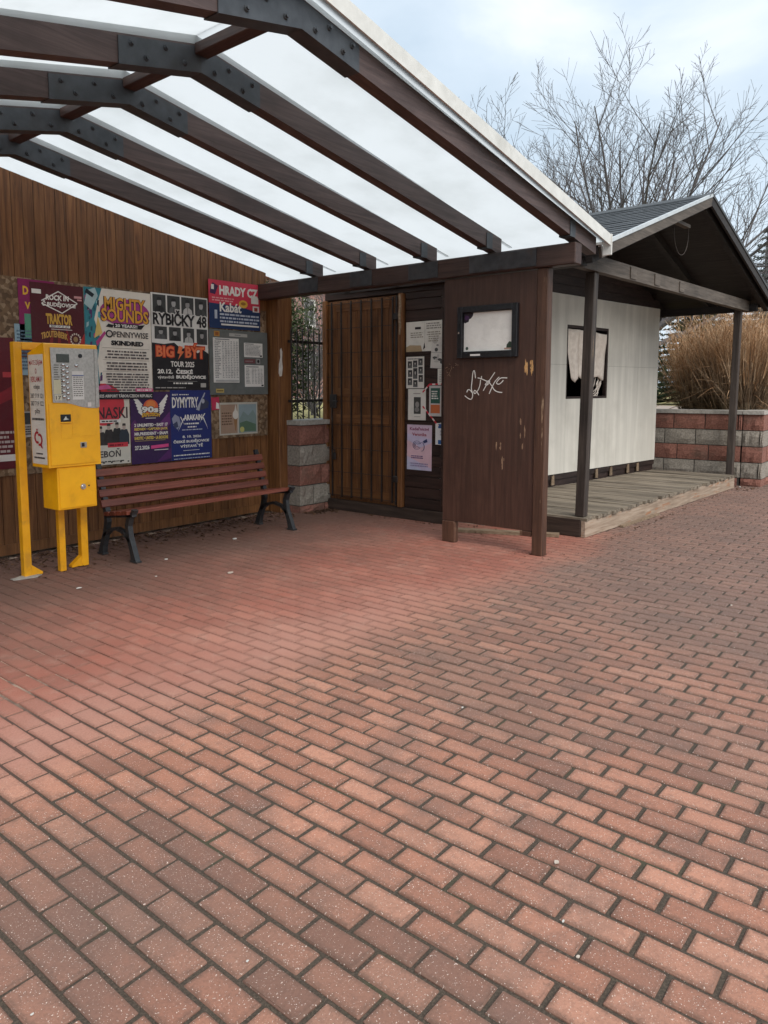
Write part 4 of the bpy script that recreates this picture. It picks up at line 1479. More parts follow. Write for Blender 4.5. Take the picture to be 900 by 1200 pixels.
# emblem: two interlocking rounded brackets
def arc_shape(P_, ca, cb, ra, rb, a0, a1, t, col):
    n_ = 14
    o_ = [(ca+ra*math.cos(R(a0+(a1-a0)*i/n_)), cb+rb*math.sin(R(a0+(a1-a0)*i/n_))) for i in range(n_+1)]
    i_ = [(ca+(ra-t)*math.cos(R(a0+(a1-a0)*i/n_)), cb+(rb-t*.25)*math.sin(R(a0+(a1-a0)*i/n_))) for i in range(n_, -1, -1)]
    for k in range(n_):
        P_.poly([o_[k], o_[k+1], i_[n_-k-1], i_[n_-k]], col)
arc_shape(ad, .40, .245, .20, .058, 60, 300, .09, RD)
arc_shape(ad, .56, .225, .20, .058, -120, 120, .09, RD)
ad.poly([(.36, .315), (.42, .302), (.47, .318), (.47, .330), (.42, .315), (.36, .329)], RD)
ad.poly([(.60, .17), (.72, .145), (.76, .150), (.68, .185)], RD)
ado = ad.done()
ado.parent = mach
ado.matrix_parent_inverse = PINV[mach.name]
tx = Print('machine_number', None, None, (1.822, YF-.0128, 1.350), X3, .052, .036, (.66, .62, .48), th=.0004)
tx.text('17', .5, .12, .76, (.06, .05, .04), .8, .02)
txo = tx.done(); txo.parent = mach; txo.matrix_parent_inverse = PINV[mach.name]

# --- chipboards carrying the posters
m_ = MB(); m_.box((1.30, YW-.018, .70), (4.085, YW-.004, 2.37)); o = m_.build('chipboard', M_OSB, None, loc=mid(m_))
tag(o, 'wide chipboard on the shelter wall under the concert posters', 'board')
m_ = MB(); m_.box((4.10, YW-.016, .895), (4.915, YW-.004, 2.30)); o = m_.build('chipboard', M_OSB, None, loc=mid(m_))
tag(o, 'tall narrow chipboard at the right under the grey notice board', 'board')
WHT, BLK = (.80, .77, .72), (.018, .016, .018)
OF = .019
# 1 dark red poster at far left
p = wallp('poster', 'dark red poster at the left picture edge beside the machine frame', 1.50, .76, 2.015, 1.86, OF, paper=(.12, .012, .02))
p.rect(.55, .06, .97, .11, WHT); p.rect(.80, .70, .96, .74, (.45, .05, .06)); p.poly([(.5, .45), (1, .55), (1, .65), (.5, .52)], (.25, .02, .03))
p.lines(.1, .12, .95, .3, 5, (.5, .42, .4), 2); p.done()
# 2 flyers behind the machine frame
p = wallp('flyer', 'pale blue flyer half hidden behind the top of the machine frame', 2.03, 1.55, 2.24, 1.98, OF, paper=(.28, .40, .47), cat='flyer')
p.lines(.08, .1, .9, .9, 12, (.10, .16, .22), 3); p.done()
p = wallp('flyer', 'small black and white flyer low behind the machine frame', 2.05, 1.02, 2.20, 1.24, OF, paper=(.42, .40, .38), cat='flyer')
p.rect(.05, .5, .95, .95, (.04, .04, .04)); p.lines(.1, .08, .9, .45, 4, BLK, 4); p.done()
# 3 purple poster
p = wallp('poster', 'magenta poster with yellow letters peeking out left of the rock poster', 2.075, 1.70, 2.40, 2.36, OF, paper=(.24, .015, .10))
p.rect(.0, .0, .52, .16, (.10, .05, .06)); p.text('D', .20, .80, .11, (.80, .46, .04), .15, .04); p.text('V', .24, .62, .09, (.80, .46, .04), .15, .04)
p.rect(.14, .25, .62, .56, (.10, .30, .20)); p.rect(.14, .10, .40, .17, (.78, .55, .05)); p.done()
# 4 rock poster
p = wallp('poster', 'dark red festival poster with a white diamond logo above the ticket machine', 2.175, 1.52, 2.665, 2.343, OF+.003, tilt=-0.0014, paper=(.085, .010, .016))
for a in (.15, .42, .78): p.poly([(a, 0), (a+.17, 0), (.5+(a-.4)*.3, .62)], (.22, .018, .022))
p.poly([(.78, .0), (1, 0), (1, .5), (.86, .35)], (.42, .03, .03)); p.poly([(0, 0), (.22, 0), (.1, .25), (0, .3)], (.34, .025, .028))
for (a, b, c, d) in ((.20, .815, .52, .925), (.52, .925, .88, .815), (.88, .815, .58, .70), (.58, .70, .20, .79)):
    dx, dy = c-a, d-b; l = math.hypot(dx, dy); nx_, ny_ = -dy/l*.006, dx/l*.006
    p.poly([(a-nx_, b-ny_), (c-nx_, d-ny_), (c+nx_, d+ny_), (a+nx_, b+ny_)], WHT)
p.text('ROCK IN', .50, .828, .058, WHT, .44, .04, .1); p.text('Č.BUDĚJOVICE', .53, .752, .068, WHT, .64, .04, .1)
p.rect(.03, .885, .2, .93, WHT); p.rect(.82, .87, .97, .895, (.6, .3, .3)); p.rect(.88, .845, .97, .862, (.6, .3, .3))
p.text('TRAKTOR', .52, .575, .115, (.62, .36, .06), .50, .05); p.rect(.33, .545, .72, .57, WHT); p.text('BEST OF 25 LET', .53, .549, .018, BLK, .34, .02); p.rect(.36, .522, .76, .53, (.6, .55, .5))
p.text('TROUTUNGRUBI' if False else 'TROUTENBERK', .42, .41, .07, (.58, .33, .08), .50, .04, arch=.03)
for i in range(14):
    a = i/14*6.2832; p.oval(.82+.095*math.cos(a), .43+.058*math.sin(a), .016, .012, (.62, .55, .48), 6)
p.oval(.82, .43, .045, .03, (.34, .22, .1), 12); p.rect(.2, .29, .55, .315, WHT); p.rect(.6, .29, .9, .31, (.5, .32, .08)); p.done()
# 5 festival line-up poster
p = wallp('poster', 'cream festival line-up poster with orange title and teal artwork on its left', 2.668, 1.335, 3.372, 2.352, OF+.001, tilt=-0.0048, paper=(.78, .72, .63))
p.poly([(0, .07), (.20, .07), (.17, .35), (.22, .55), (.14, .72), (.2, .88), (.26, 1), (0, 1)], (.04, .22, .27))
rr = random.Random(4)
for i in range(60):
    a, b = rr.uniform(0, .2), rr.uniform(.1, .97); t = rr.uniform(.02, .06)
    c = rr.choice([(.10, .40, .46), (.02, .07, .10), (.015, .03, .05), (.5, .08, .24), (.35, .52, .55), (.10, .04, .14), (.02, .12, .16)])
    p.poly([(a, b), (a+t*.6, b+rr.uniform(-.02, .02)), (a+t*.7, b+t), (a+t*.1, b+t*.8)], c)
p.poly([(.13, .55), (.25, .60), (.19, .75)], (.68, .50, .16)); p.poly([(.15, .52), (.28, .62), (.30, .60), (.17, .48)], (.45, .06, .22))
p.poly([(.0, .85), (.10, .80), (.2, .93), (.16, 1), (.05, .97)], (.42, .56, .58)); p.poly([(.02, .95), (.12, .91), (.15, .94), (.04, .985)], (.01, .02, .03))
p.oval(.60, .80, .38, .125, (.38, .05, .22), 26)
for body, b, h, w in (('MIGHTY', .81, .125, .62), ('SOUNDS', .705, .125, .72)):
    p.text(body, .60, b, h, (.03, .012, .03), w*1.04, .075); p.text(body, .60, b+.004, h*.95, (.74, .36, .05), w, .03)
p.rect(.42, .655, .80, .70, BLK); p.text('20 YEARS!!', .61, .662, .030, WHT, .34, .03)
p.poly([(.34, .69), (.42, .68), (.40, .655), (.30, .66)], BLK); p.poly([(.80, .69), (.90, .70), (.84, .655), (.80, .655)], BLK)
p.oval(.35, .598, .055, .035, BLK); p.oval(.35, .598, .035, .022, (.55, .5, .45)); p.text('PENNYWISE', .68, .570, .055, (.05, .04, .04), .54, .02); p.text('SKINDRED', .62, .495, .045, BLK, .50, .06)
p.rect(.24, .468, .96, .472, (.35, .30, .26)); p.rect(.24, .360, .96, .363, (.35, .30, .26)); p.rect(.24, .255, .96, .258, (.35, .30, .26))
for b1, rows in ((.455, 3), (.348, 3), (.245, 7)):
    p.lines(.27, b1-rows*.022-.018, .95, b1, rows, (.10, .08, .08), int(b1*100), .85, True)
p.poly([(.16, .085), (.36, .10), (.3, .135), (.16, .12)], (.62, .12, .30)); p.rect(.72, .07, 1, .10, (.70, .10, .26)); p.text('IMPORTANT', .86, .075, .018, WHT, .24, .02) if False else p.lines(.74, .073, .98, .098, 1, WHT, 2)
p.rect(0, 0, 1, .068, (.020, .018, .025)); p.text('6. 6. 2025 AIRPORT TÁBOR/CZECH REPUBLIC', .52, .016, .034, WHT, .92, .02); p.done()
# 6 black and white band poster
p = wallp('poster', 'black and white band poster with portraits and red logo, TOUR 2025', 3.378, 1.418, 4.072, 2.368, OF+.002, tilt=-0.0037, paper=(.72, .70, .66))
p.poly([(0, 0), (1, 0), (1, .40), (.9, .44), (.8, .40), (.66, .46), (.5, .44), (.38, .50), (.2, .48), (0, .49)], BLK)
for k in range(4):
    p.portrait(.03+k*.245, .80, .25+k*.245, .985, (.05, .05, .05), (.30+.1*(k % 2), .29+.1*(k % 2), .28+.1*(k % 2)), ((.03, .03, .03), (.12, .12, .12), (.50, .48, .46), (.07, .07, .07))[k])
    p.portrait(.05+k*.245, .53-.012*k, .26+k*.24, .66, (.055, .055, .055), (.33, .32, .31), ((.10, .10, .10), (.03, .03, .03), (.45, .44, .42), (.05, .05, .05))[k])
p.text('RYBIČKY 48', .5, .665, .185, (.62, .60, .57), 1.0, .10); p.text('RYBIČKY 48', .5, .675, .165, BLK, .95, .035)
p.text('BIG', .22, .335, .135, (.55, .05, .02), .33, .09); p.text('BÝT', .75, .335, .175, (.55, .05, .02), .38, .09)
p.text('BIG', .22, .345, .115, (.76, .20, .08), .30, .03); p.text('BÝT', .75, .345, .150, (.76, .20, .08), .35, .03)
p.poly([(.46, .47), (.53, .46), (.505, .415), (.55, .41), (.44, .32), (.475, .385), (.43, .39)], (.76, .20, .08))
p.text('TOUR 2025', .52, .245, .06, WHT, .42, .03); p.text('20.12.', .08, .172, .048, WHT, .26, .04, align='L'); p.text('ČESKÉ', .40, .172, .055, WHT, .30, .05, align='L')
p.text('výstaviště', .08, .112, .042, WHT, .28, .015, align='L'); p.text('BUDĚJOVICE', .40, .112, .055, WHT, .54, .05, align='L')
p.rect(.25, .092, .78, .095, (.4, .38, .36)); p.lines(.34, .058, .70, .088, 1, WHT, 4, .95, True); p.lines(.04, .015, .6, .035, 1, (.4, .38, .36), 5, .9); p.rect(.84, .03, .94, .075, (.45, .43, .4)); p.done()
# 7 beige band poster
p = wallp('poster', 'beige poster with red disc and four dark figures right of the machine', 2.56, .722, 3.102, 1.378, OF+.001, tilt=-0.0061, paper=(.68, .63, .54))
p.oval(.50, .86, .40, .30, (.62, .05, .07), 30); p.rect(0, 1.0, 1, 1.2, (.6, .55, .47)) if False else None
p.text('NASKI', .66, .66, .165, (.06, .03, .035), .60, .02); p.rect(.42, .60, .82, .645, WHT); p.lines(.45, .605, .80, .64, 1, BLK, 3)
for k, (a, hgt, c) in enumerate(((.42, .50, (.05, .045, .045)), (.58, .535, (.04, .035, .035)), (.74, .55, (.03, .03, .03)), (.88, .53, (.035, .045, .06)))):
    p.poly([(a-.09, .28), (a+.10, .28), (a+.10, .42), (a+.06, hgt-.03), (a-.06, hgt-.03), (a-.10, .42)], c); p.oval(a, hgt+.005, .035, .045, (.50, .40, .34), 10)
    p.poly([(a-.036, hgt+.02), (a+.036, hgt+.02), (a+.03, hgt+.055), (a-.03, hgt+.055)], (.05, .04, .035))
p.rect(.55, .245, .95, .31, (.62, .05, .07)); p.lines(.58, .255, .93, .30, 1, (.20, .01, .02), 8)
p.text('TŘEBOŇ', .80, .105, .125, (.05, .04, .04), .62, .02, align='R'); p.lines(.4, .03, .9, .06, 1, BLK, 3, .9)
for a in (.45, .6, .78, .93): p.rect(a, .02, a+.035, .038, BLK)
p.done()
# 8 purple nineties poster
p = wallp('poster', 'purple nineties party poster with a winged orange sun', 3.112, .700, 3.572, 1.402, OF+.002, tilt=-0.0056, paper=(.050, .020, .085))
for (q, c) in (([(.5, .42), (.75, .58), (.98, .72), (1, .55), (.8, .45)], (.14, .035, .17)), ([(0, .3), (.2, .5), (.1, .62), (0, .55)], (.11, .03, .13)), ([(.6, .0), (1, .05), (1, .2)], (.10, .025, .13))): p.poly(q, c)
p.oval(.5, .79, .185, .105, (.72, .13, .06), 24)
p.oval(.5, .82, .12, .06, (.76, .24, .07), 20)
for sgn in (-1, 1):
    for k in range(6):
        a0 = .5+sgn*.20; b0 = .68+k*.028
        a1 = .5+sgn*(.27+.025*k+ .02); b1 = .74+k*.043
        p.poly([(a0, b0), (a0+sgn*.03, b0-.008), (a1+sgn*.03, b1-.02), (a1, b1+.012)], WHT)
p.text('90s', .48, .70, .105, BLK, .46, .10); p.text('90s', .48, .708, .09, WHT, .42, .05); p.text('EXPLOSION', .5, .645, .055, (.76, .44, .04), .46, .05, .2, arch=.012); p.rect(.36, .628, .62, .637, WHT)
YL = (.76, .58, .10)
for body, b, c, w in (('2 UNLIMITED • EAST 17', .515, WHT, .84), ('REDNEX • CAPTAIN JACK', .455, YL, .84), ('MR.PRESIDENT • SNAP!', .395, WHT, .84), ('E-ROTIC • UNITED • LA BOUCHE', .335, YL, .84)):
    p.text(body, .5, b, .046, c, w, .045)
p.rect(.09, .315, .85, .321, (.45, .34, .1)); p.text('27.2.2026', .08, .195, .058, WHT, .36, .04, align='L'); p.poly([(.48, .20), (.93, .215), (.93, .26), (.48, .245)], (.74, .08, .26)); p.rect(.56, .175, .92, .185, WHT); p.done()
# 9 blue metal poster
p = wallp('poster', 'deep blue metal concert poster with white lettering beside the purple one', 3.574, .700, 4.090, 1.415, OF+.003, tilt=-0.0015, paper=(.020, .030, .155))
p.text('BEST', .12, .925, .022, WHT, .14, .03); p.lines(.22, .925, .5, .95, 1, WHT, 3)
p.text('DYMYTRY', .36, .75, .15, WHT, .64, .03)
p.poly([(.62, .72), (.70, .70), (.86, .96), (.84, .965)], (.40, .42, .50)); p.poly([(.70, .70), (.92, .74), (.95, .82), (.80, .90), (.74, .80)], (.045, .05, .09)); p.oval(.80, .84, .04, .035, (.40, .40, .46), 10)
p.poly([(.03, .60), (.10, .66), (.2, .62), (.24, .52), (.16, .44), (.06, .50)], (.30, .32, .42)); p.poly([(.05, .52), (.15, .56), (.18, .48), (.1, .46)], (.05, .06, .12))
p.text('APOKALYX' if False else 'ARAKAIN', .54, .565, .085, WHT, .46, .045)
for (a, b, c, d) in ((.30, .60, .16, .40), (.78, .60, .92, .42), (.82, .66, .70, .52), (.22, .62, .32, .50)):
    p.poly([(a, b), (a+.03, b), (d and c, d), ], WHT)
p.lines(.32, .50, .70, .54, 1, WHT, 4, .95, True); p.lines(.40, .455, .62, .49, 1, WHT, 5, .95, True); p.lines(.26, .42, .78, .445, 1, (.5, .52, .6), 6, .95, True)
p.text('8. 10. 2026', .5, .315, .036, WHT, .46, .03); p.text('ČESKÉ BUDĚJOVICE', .49, .235, .058, WHT, .88, .04); p.text('VÝSTAVIŠTĚ', .49, .175, .052, WHT, .56, .035)
p.rect(.28, .13, .68, .136, WHT); p.lines(.05, .055, .95, .085, 1, WHT, 7, .98); p.lines(.05, .01, .95, .03, 1, (.5, .52, .6), 8, .98); p.done()
# 10 red and blue festival poster
p = wallp('poster', 'red and navy festival poster highest on the right end of the wall', 4.095, 2.068, 4.815, 2.572, OF+.002, paper=(.62, .045, .085), tilt=.004)
p.poly([(0, 0), (1, 0), (1, .40), (.8, .44), (.55, .50), (0, .52)], (.018, .040, .115))
p.poly([(.02, .72), (.12, .70), (.18, .88), (.08, .94), (.04, .86)], (.06, .02, .08)); p.rect(.05, .80, .10, .90, WHT)
p.text('HRADY CZ', .20, .70, .20, WHT, .76, .05, align='L'); p.lines(.06, .56, .55, .66, 2, (.74, .35, .36), 3)
p.oval(.66, .55, .09, .085, (.72, .42, .06), 16); p.oval(.66, .56, .05, .035, (.35, .16, .03), 12); p.rect(.82, .58, .97, .72, WHT); p.rect(.85, .40, .98, .53, (.74, .70, .66)); p.rect(.88, .42, .95, .50, (.35, .05, .03))
p.text('Kabát', .20, .35, .20, WHT, .42, .03, align='L'); p.lines(.2, .12, .98, .34, 3, (.50, .54, .62), 5, .97); p.rect(.22, .07, .97, .105, WHT); p.rect(.10, .2, .15, .38, (.5, .54, .62)); p.done()
# 11 grey notice board and its sheets
nb = thing('notice_board', 'grey sheet metal notice board with timetables at the right wall end', 'board', (4.49, YW-.03, 1.36))
m_ = MB(); m_.box((4.083, YW-.036, 1.362), (4.912, YW-.018, 2.056), .003); cpart('plate', m_, M_GREY, nb)
NW, NH = .829, .694
def nbp(label, a0, b0, a1, b1, **kw):
    """fractions, b from the top"""
    return Print(kw.pop('name', 'timetable'), label, kw.pop('cat', 'paper'), (4.083+a0*NW, YW-.0365, 1.362+(1-b1)*NH), X3, (a1-a0)*NW, (b1-b0)*NH, paper=kw.pop('paper', (.76, .74, .70)), th=.0008, **kw)
GR = (.20, .20, .20)
p = nbp('largest white timetable sheet, left half of the grey notice board', .055, .125, .485, .81)
p.lines(.06, .10, .30, .94, 22, GR, 2, .5)
for c_ in range(6): p.lines(.34+c_*.105, .10, .42+c_*.105, .94, 22, (.30, .30, .30), 5+c_, .6)
p.rect(.05, .955, .6, .975, GR); p.rect(.05, .02, .95, .06, (.45, .45, .44)); p.done()
p = nbp('small timetable sheet, upper right on the grey notice board', .575, .18, .905, .405); p.lines(.06, .12, .94, .86, 8, (.28, .28, .28), 6, .8); p.rect(.05, .90, .5, .95, GR); p.rect(.84, .05, .95, .16, BLK); p.done()
p = nbp('medium timetable sheet, lower right on the grey notice board', .58, .53, .925, .875); p.lines(.06, .14, .3, .86, 11, GR, 7, .6)
for c_ in range(4): p.lines(.36+c_*.15, .14, .48+c_*.15, .86, 11, (.30, .30, .30), 15+c_, .6)
p.rect(.05, .90, .7, .94, GR); p.rect(.84, .03, .95, .10, BLK); p.done()
p = nbp('narrow pale heading strip at the top of the grey notice board', .325, .045, .635, .095, name='sticker', cat='sticker', paper=(.42, .41, .38)); p.lines(.3, .2, .7, .8, 1, GR, 3); p.done()
p = nbp('orange sticker in the top left corner of the grey board', .075, .025, .165, .105, name='sticker', cat='sticker', paper=(.48, .24, .05)); p.rect(.2, .2, .8, .8, (.30, .10, .03)); p.done()
p = nbp('yellow sticker in the bottom left corner of the grey board', .09, .905, .22, .965, name='sticker', cat='sticker', paper=(.50, .38, .12)); p.rect(.1, .3, .9, .7, (.20, .14, .05)); p.done()
p = nbp('faded dark red sticker between the two right timetables', .575, .435, .77, .50, name='sticker', cat='sticker', paper=(.17, .06, .065)); p.lines(.1, .2, .9, .8, 1, (.3, .2, .2), 3); p.done()
p = nbp('grey square sticker beside the faded red one on the notice board', .79, .425, .86, .51, name='sticker', cat='sticker', paper=(.30, .30, .29)); p.oval(.5, .5, .3, .3, BLK, 12); p.done()
# 12 ice-cream flyer on the chipboard below, red tear-off
p = wallp('flyer', 'faded two-part flyer with ice cream cone on bare chipboard', 4.205, .925, 4.755, 1.278, .017, paper=(.50, .47, .40), cat='flyer')
p.rect(.03, .05, .46, .94, (.36, .24, .17)); p.rect(.50, .05, .97, .94, (.20, .27, .26)); p.poly([(.50, .45), (.62, .72), (.75, .58), (.88, .76), (.97, .55), (.97, .94), (.50, .94)], (.26, .33, .35))
p.poly([(.36, .55), (.47, .55), (.42, .12), (.40, .12)], (.30, .16, .07)); p.oval(.415, .62, .075, .14, (.66, .62, .55), 14); p.poly([(.38, .72), (.45, .72), (.42, .95)], (.66, .62, .55)); p.lines(.06, .30, .33, .72, 5, (.14, .08, .05), 3, .9)
p.poly([(.52, .10), (.95, .08), (.95, .3), (.7, .42), (.52, .36)], (.10, .17, .11)); p.oval(.58, .15, .06, .09, (.50, .48, .16), 12); p.done()
p = wallp('flyer', 'torn red scrap of a flyer above the ice cream flyer', 4.11, 1.20, 4.215, 1.335, .017, paper=(.50, .04, .09), cat='flyer', tilt=.06); p.poly([(.5, .1), (.95, .05), (.9, .5), (.6, .6)], WHT); p.done()

# --- papers on the kiosk front wall (face -x)
def kp(label, y0, y1, z0, z1, **kw):
    return Print(kw.pop('name', 'notice'), label, kw.pop('cat', 'paper'), (KX-.002-kw.pop('off', 0), y0, z0), (0, -1, 0), y0-y1, z1-z0, paper=kw.pop('paper', (.68, .66, .60)), th=.0008, **kw)
p = kp('double cream notice, topmost on the dark wall right of the door', 2.858, 2.383, 1.815, 2.128, tilt=.004)
p.text('BUFET' if False else 'info', .30, .72, .09, BLK, .2, .04) if False else p.rect(.24, .74, .40, .82, BLK)
p.lines(.12, .45, .50, .66, 3, (.30, .27, .22), 3); p.poly([(.0, .0), (.44, .0), (.40, .20), (.1, .22), (0, .16)], (.40, .30, .18)); p.rect(.505, .0, .51, 1, (.35, .32, .28))
p.lines(.55, .72, .95, .95, 3, (.25, .23, .2), 4); p.lines(.56, .3, .93, .66, 5, (.30, .27, .22), 5, .7, True); p.poly([(.46, .05), (.52, .12), (.50, .3)], BLK); p.done()
p = kp('white sheet with a grid of small black portraits near the door', 2.856, 2.624, 1.428, 1.762)
for (a, b) in ((.08, .64), (.10, .36), (.09, .10), (.38, .66), (.39, .30), (.40, .04), (.68, .72), (.69, .46), (.70, .20)):
    p.portrait(a, b, a+.24, b+.22+(.12 if (a, b) == (.39, .30) else 0), (.05, .05, .05), (.40, .38, .35), (.12, .12, .12))
p.lines(.08, .90, .9, .97, 1, (.2, .2, .2), 3); p.done()
p = kp('white sheet with one dark upright picture, below the portrait grid', 2.831, 2.599, 1.089, 1.42); p.rect(.33, .20, .72, .74, (.06, .06, .055)); p.oval(.52, .5, .11, .10, (.30, .29, .27), 12); p.oval(.50, .34, .13, .08, (.22, .21, .2), 12); p.rect(.3, .84, .7, .87, (.35, .33, .3)); p.rect(.35, .10, .7, .12, (.35, .33, .3)); p.done()
p = kp('pink and lilac hairdresser flyer, lowest of the papers by the door', 2.842, 2.520, .553, 1.040, name='flyer', cat='flyer', paper=(.55, .50, .66), tilt=-.005)
p.poly([(0, .3), (1, .05), (1, .62), (.55, .5), (0, .66)], (.68, .46, .52)); p.poly([(0, .8), (1, .7), (1, 1), (0, 1)], (.60, .47, .58)); p.poly([(0, 0), (.6, 0), (0, .22)], (.50, .52, .68))
DRD = (.22, .03, .10)
p.text('Kadeřnictví', .5, .875, .075, DRD, .78, .03); p.text('Veronika', .5, .755, .07, (.30, .05, .08), .58, .03)
for k in range(3): arc_shape(p, .40, .55, .17-.05*k, .10-.03*k, 20, 330, .025, (.05, .06, .16))
arc_shape(p, .60, .52, .12, .10, -100, 140, .03, (.05, .06, .16)); p.poly([(.64, .64), (.80, .70), (.84, .63), (.70, .60)], (.05, .06, .16))
p.lines(.18, .25, .76, .33, 2, (.12, .08, .2), 3, .8); p.lines(.10, .07, .9, .17, 2, (.30, .26, .42), 4, .9, True); p.done()
p = kp('black and white flyer pair partly behind the panel, upper right of notices', 2.545, 2.20, 1.64, 1.965, paper=(.60, .58, .54), tilt=-.06, off=.001)
rr = random.Random(9)
for k in range(20): p.oval(rr.uniform(.1, .9), rr.choice([rr.uniform(.15, .42), rr.uniform(.58, .92)]), rr.uniform(.03, .10), rr.uniform(.03, .08), rr.choice([(.07, .07, .07), (.2, .2, .2), (.45, .43, .4)]), 7)
p.rect(0, .49, 1, .505, (.3, .3, .28)); p.done()
p = kp('narrow white slip below the black and white flyers', 2.452, 2.22, 1.475, 1.63); p.lines(.1, .1, .9, .9, 7, (.35, .34, .32), 3); p.done()
p = kp('colourful leaflet with green and orange blocks framed by red tape', 2.556, 2.18, 1.135, 1.455, paper=(.50, .48, .46), name='flyer', cat='flyer')
p.rect(.05, .42, .36, .92, (.03, .10, .075)); p.lines(.08, .55, .33, .85, 4, WHT, 3, .7); p.rect(.05, .10, .36, .38, (.50, .14, .05)); p.rect(.40, .10, .95, .92, (.52, .38, .32)); p.oval(.55, .62, .10, .14, (.40, .10, .06), 10); p.oval(.75, .4, .12, .12, (.20, .14, .08), 10); p.done()
p = kp('white and blue card below the colourful leaflet', 2.474, 2.19, .838, 1.065, paper=(.66, .66, .66), name='flyer', cat='flyer'); p.rect(.12, .76, 1, .96, (.04, .10, .26)); p.lines(.2, .42, .7, .68, 3, (.2, .2, .25), 3); p.rect(.12, .03, 1, .22, (.03, .12, .34)); p.done()
tp = MB()
def ribbon_yz(m, pts, w, x):
    for a, b in zip(pts[:-1], pts[1:]):
        d = Vector((0, b[0]-a[0], b[1]-a[1])).normalized(); n_ = Vector((0, -d.z, d.y))*w
        A_, B_ = Vector((x, *a)), Vector((x, *b))
        k = max(1, int((B_-A_).length/.035))
        for i in range(k):
            p_, q_ = A_+(B_-A_)*i/k, A_+(B_-A_)*(i+1)/k
            m.prism([p_-n_, q_-n_, q_+n_, p_+n_], (-.0008, 0, 0), i % 2)
ribbon_yz(tp, [(2.64, 1.385), (2.553, 1.468), (2.19, 1.474)], .008, KX-.0045)
o = tp.build('barrier_tape', [ink((.55, .03, .05)), ink((.68, .60, .56))], None, loc=mid(tp)); tag(o, 'red and white tape along the top of the colourful leaflet', 'tape')
tp = MB(); ribbon_yz(tp, [(2.638, 1.238), (2.436, 1.035)], .008, KX-.0048)
o = tp.build('barrier_tape', [ink((.55, .03, .05)), ink((.68, .60, .56))], None, loc=mid(tp)); tag(o, 'short slanting strip of red and white tape below the colourful leaflet', 'tape')

# --- framed display case on the panel
dc = thing('display_case', 'black framed display case with blank white sheet on the brown panel', 'display case', (PX-.02, 1.44, 1.69))
DY0, DY1, DZ0, DZ1 = 1.742, 1.147, 1.695, 2.148
def dbox(name, y0, y1, z0, z1, x0, x1, mat, bev=.004):
    return bx(name, (x0, min(y0, y1), z0), (x1, max(y0, y1), z1), mat, dc, bev)
fx0, fx1 = PX-.042, PX-.001
dbox('frame_side', DY0, DY0-.052, DZ0, DZ1, fx0, fx1, M_BLACK); dbox('frame_side', DY1+.052, DY1, DZ0, DZ1, fx0, fx1, M_BLACK)
dbox('frame_rail', DY0-.0525, DY1+.0525, DZ1-.052, DZ1, fx0, fx1, M_BLACK); dbox('frame_rail', DY0-.0525, DY1+.0525, DZ0, DZ0+.056, fx0, fx1, M_BLACK)
dbox('backing', DY0-.053, DY1+.053, DZ0+.057, DZ1-.053, PX-.010, PX-.002, M_BLACK, 0)
sh = Print('white_sheet', None, None, (PX-.0115, DY0-.056, DZ0+.060), (0, -1, 0), (DY0-DY1)-.112, DZ1-DZ0-.116, (.76, .74, .70), th=.0008)
sh.poly([(0, 1), (.20, 1), (.19, .93), (.15, .86), (.11, .84), (.10, .78), (.03, .74), (0, .76)], (.02, .012, .02)); sh.oval(.06, .88, .05, .06, (.07, .025, .09), 9)
sh.poly([(.88, .03), (1, .03), (1, .20), (.94, .22), (.89, .14)], (.035, .06, .04)); sh.oval(.07, .08, .03, .045, (.04, .07, .05), 8); sh.rect(.84, .02, 1, .06, (.45, .28, .22))
so = sh.done(); so.parent = dc; so.matrix_parent_inverse = PINV[dc.name]
m_ = MB(); m_.box((fx0-.0012, 1.50, DZ0+.018), (fx0-.0002, 1.60, DZ0+.034)); part('name_plate', m_, ink((.70, .68, .66)), dc)
m_ = MB(); m_.disc_cyl((fx0, DY0-.02, 1.92), (-1, 0, 0), .009, .004, 10); part('lock', m_, M_CHROME, dc)

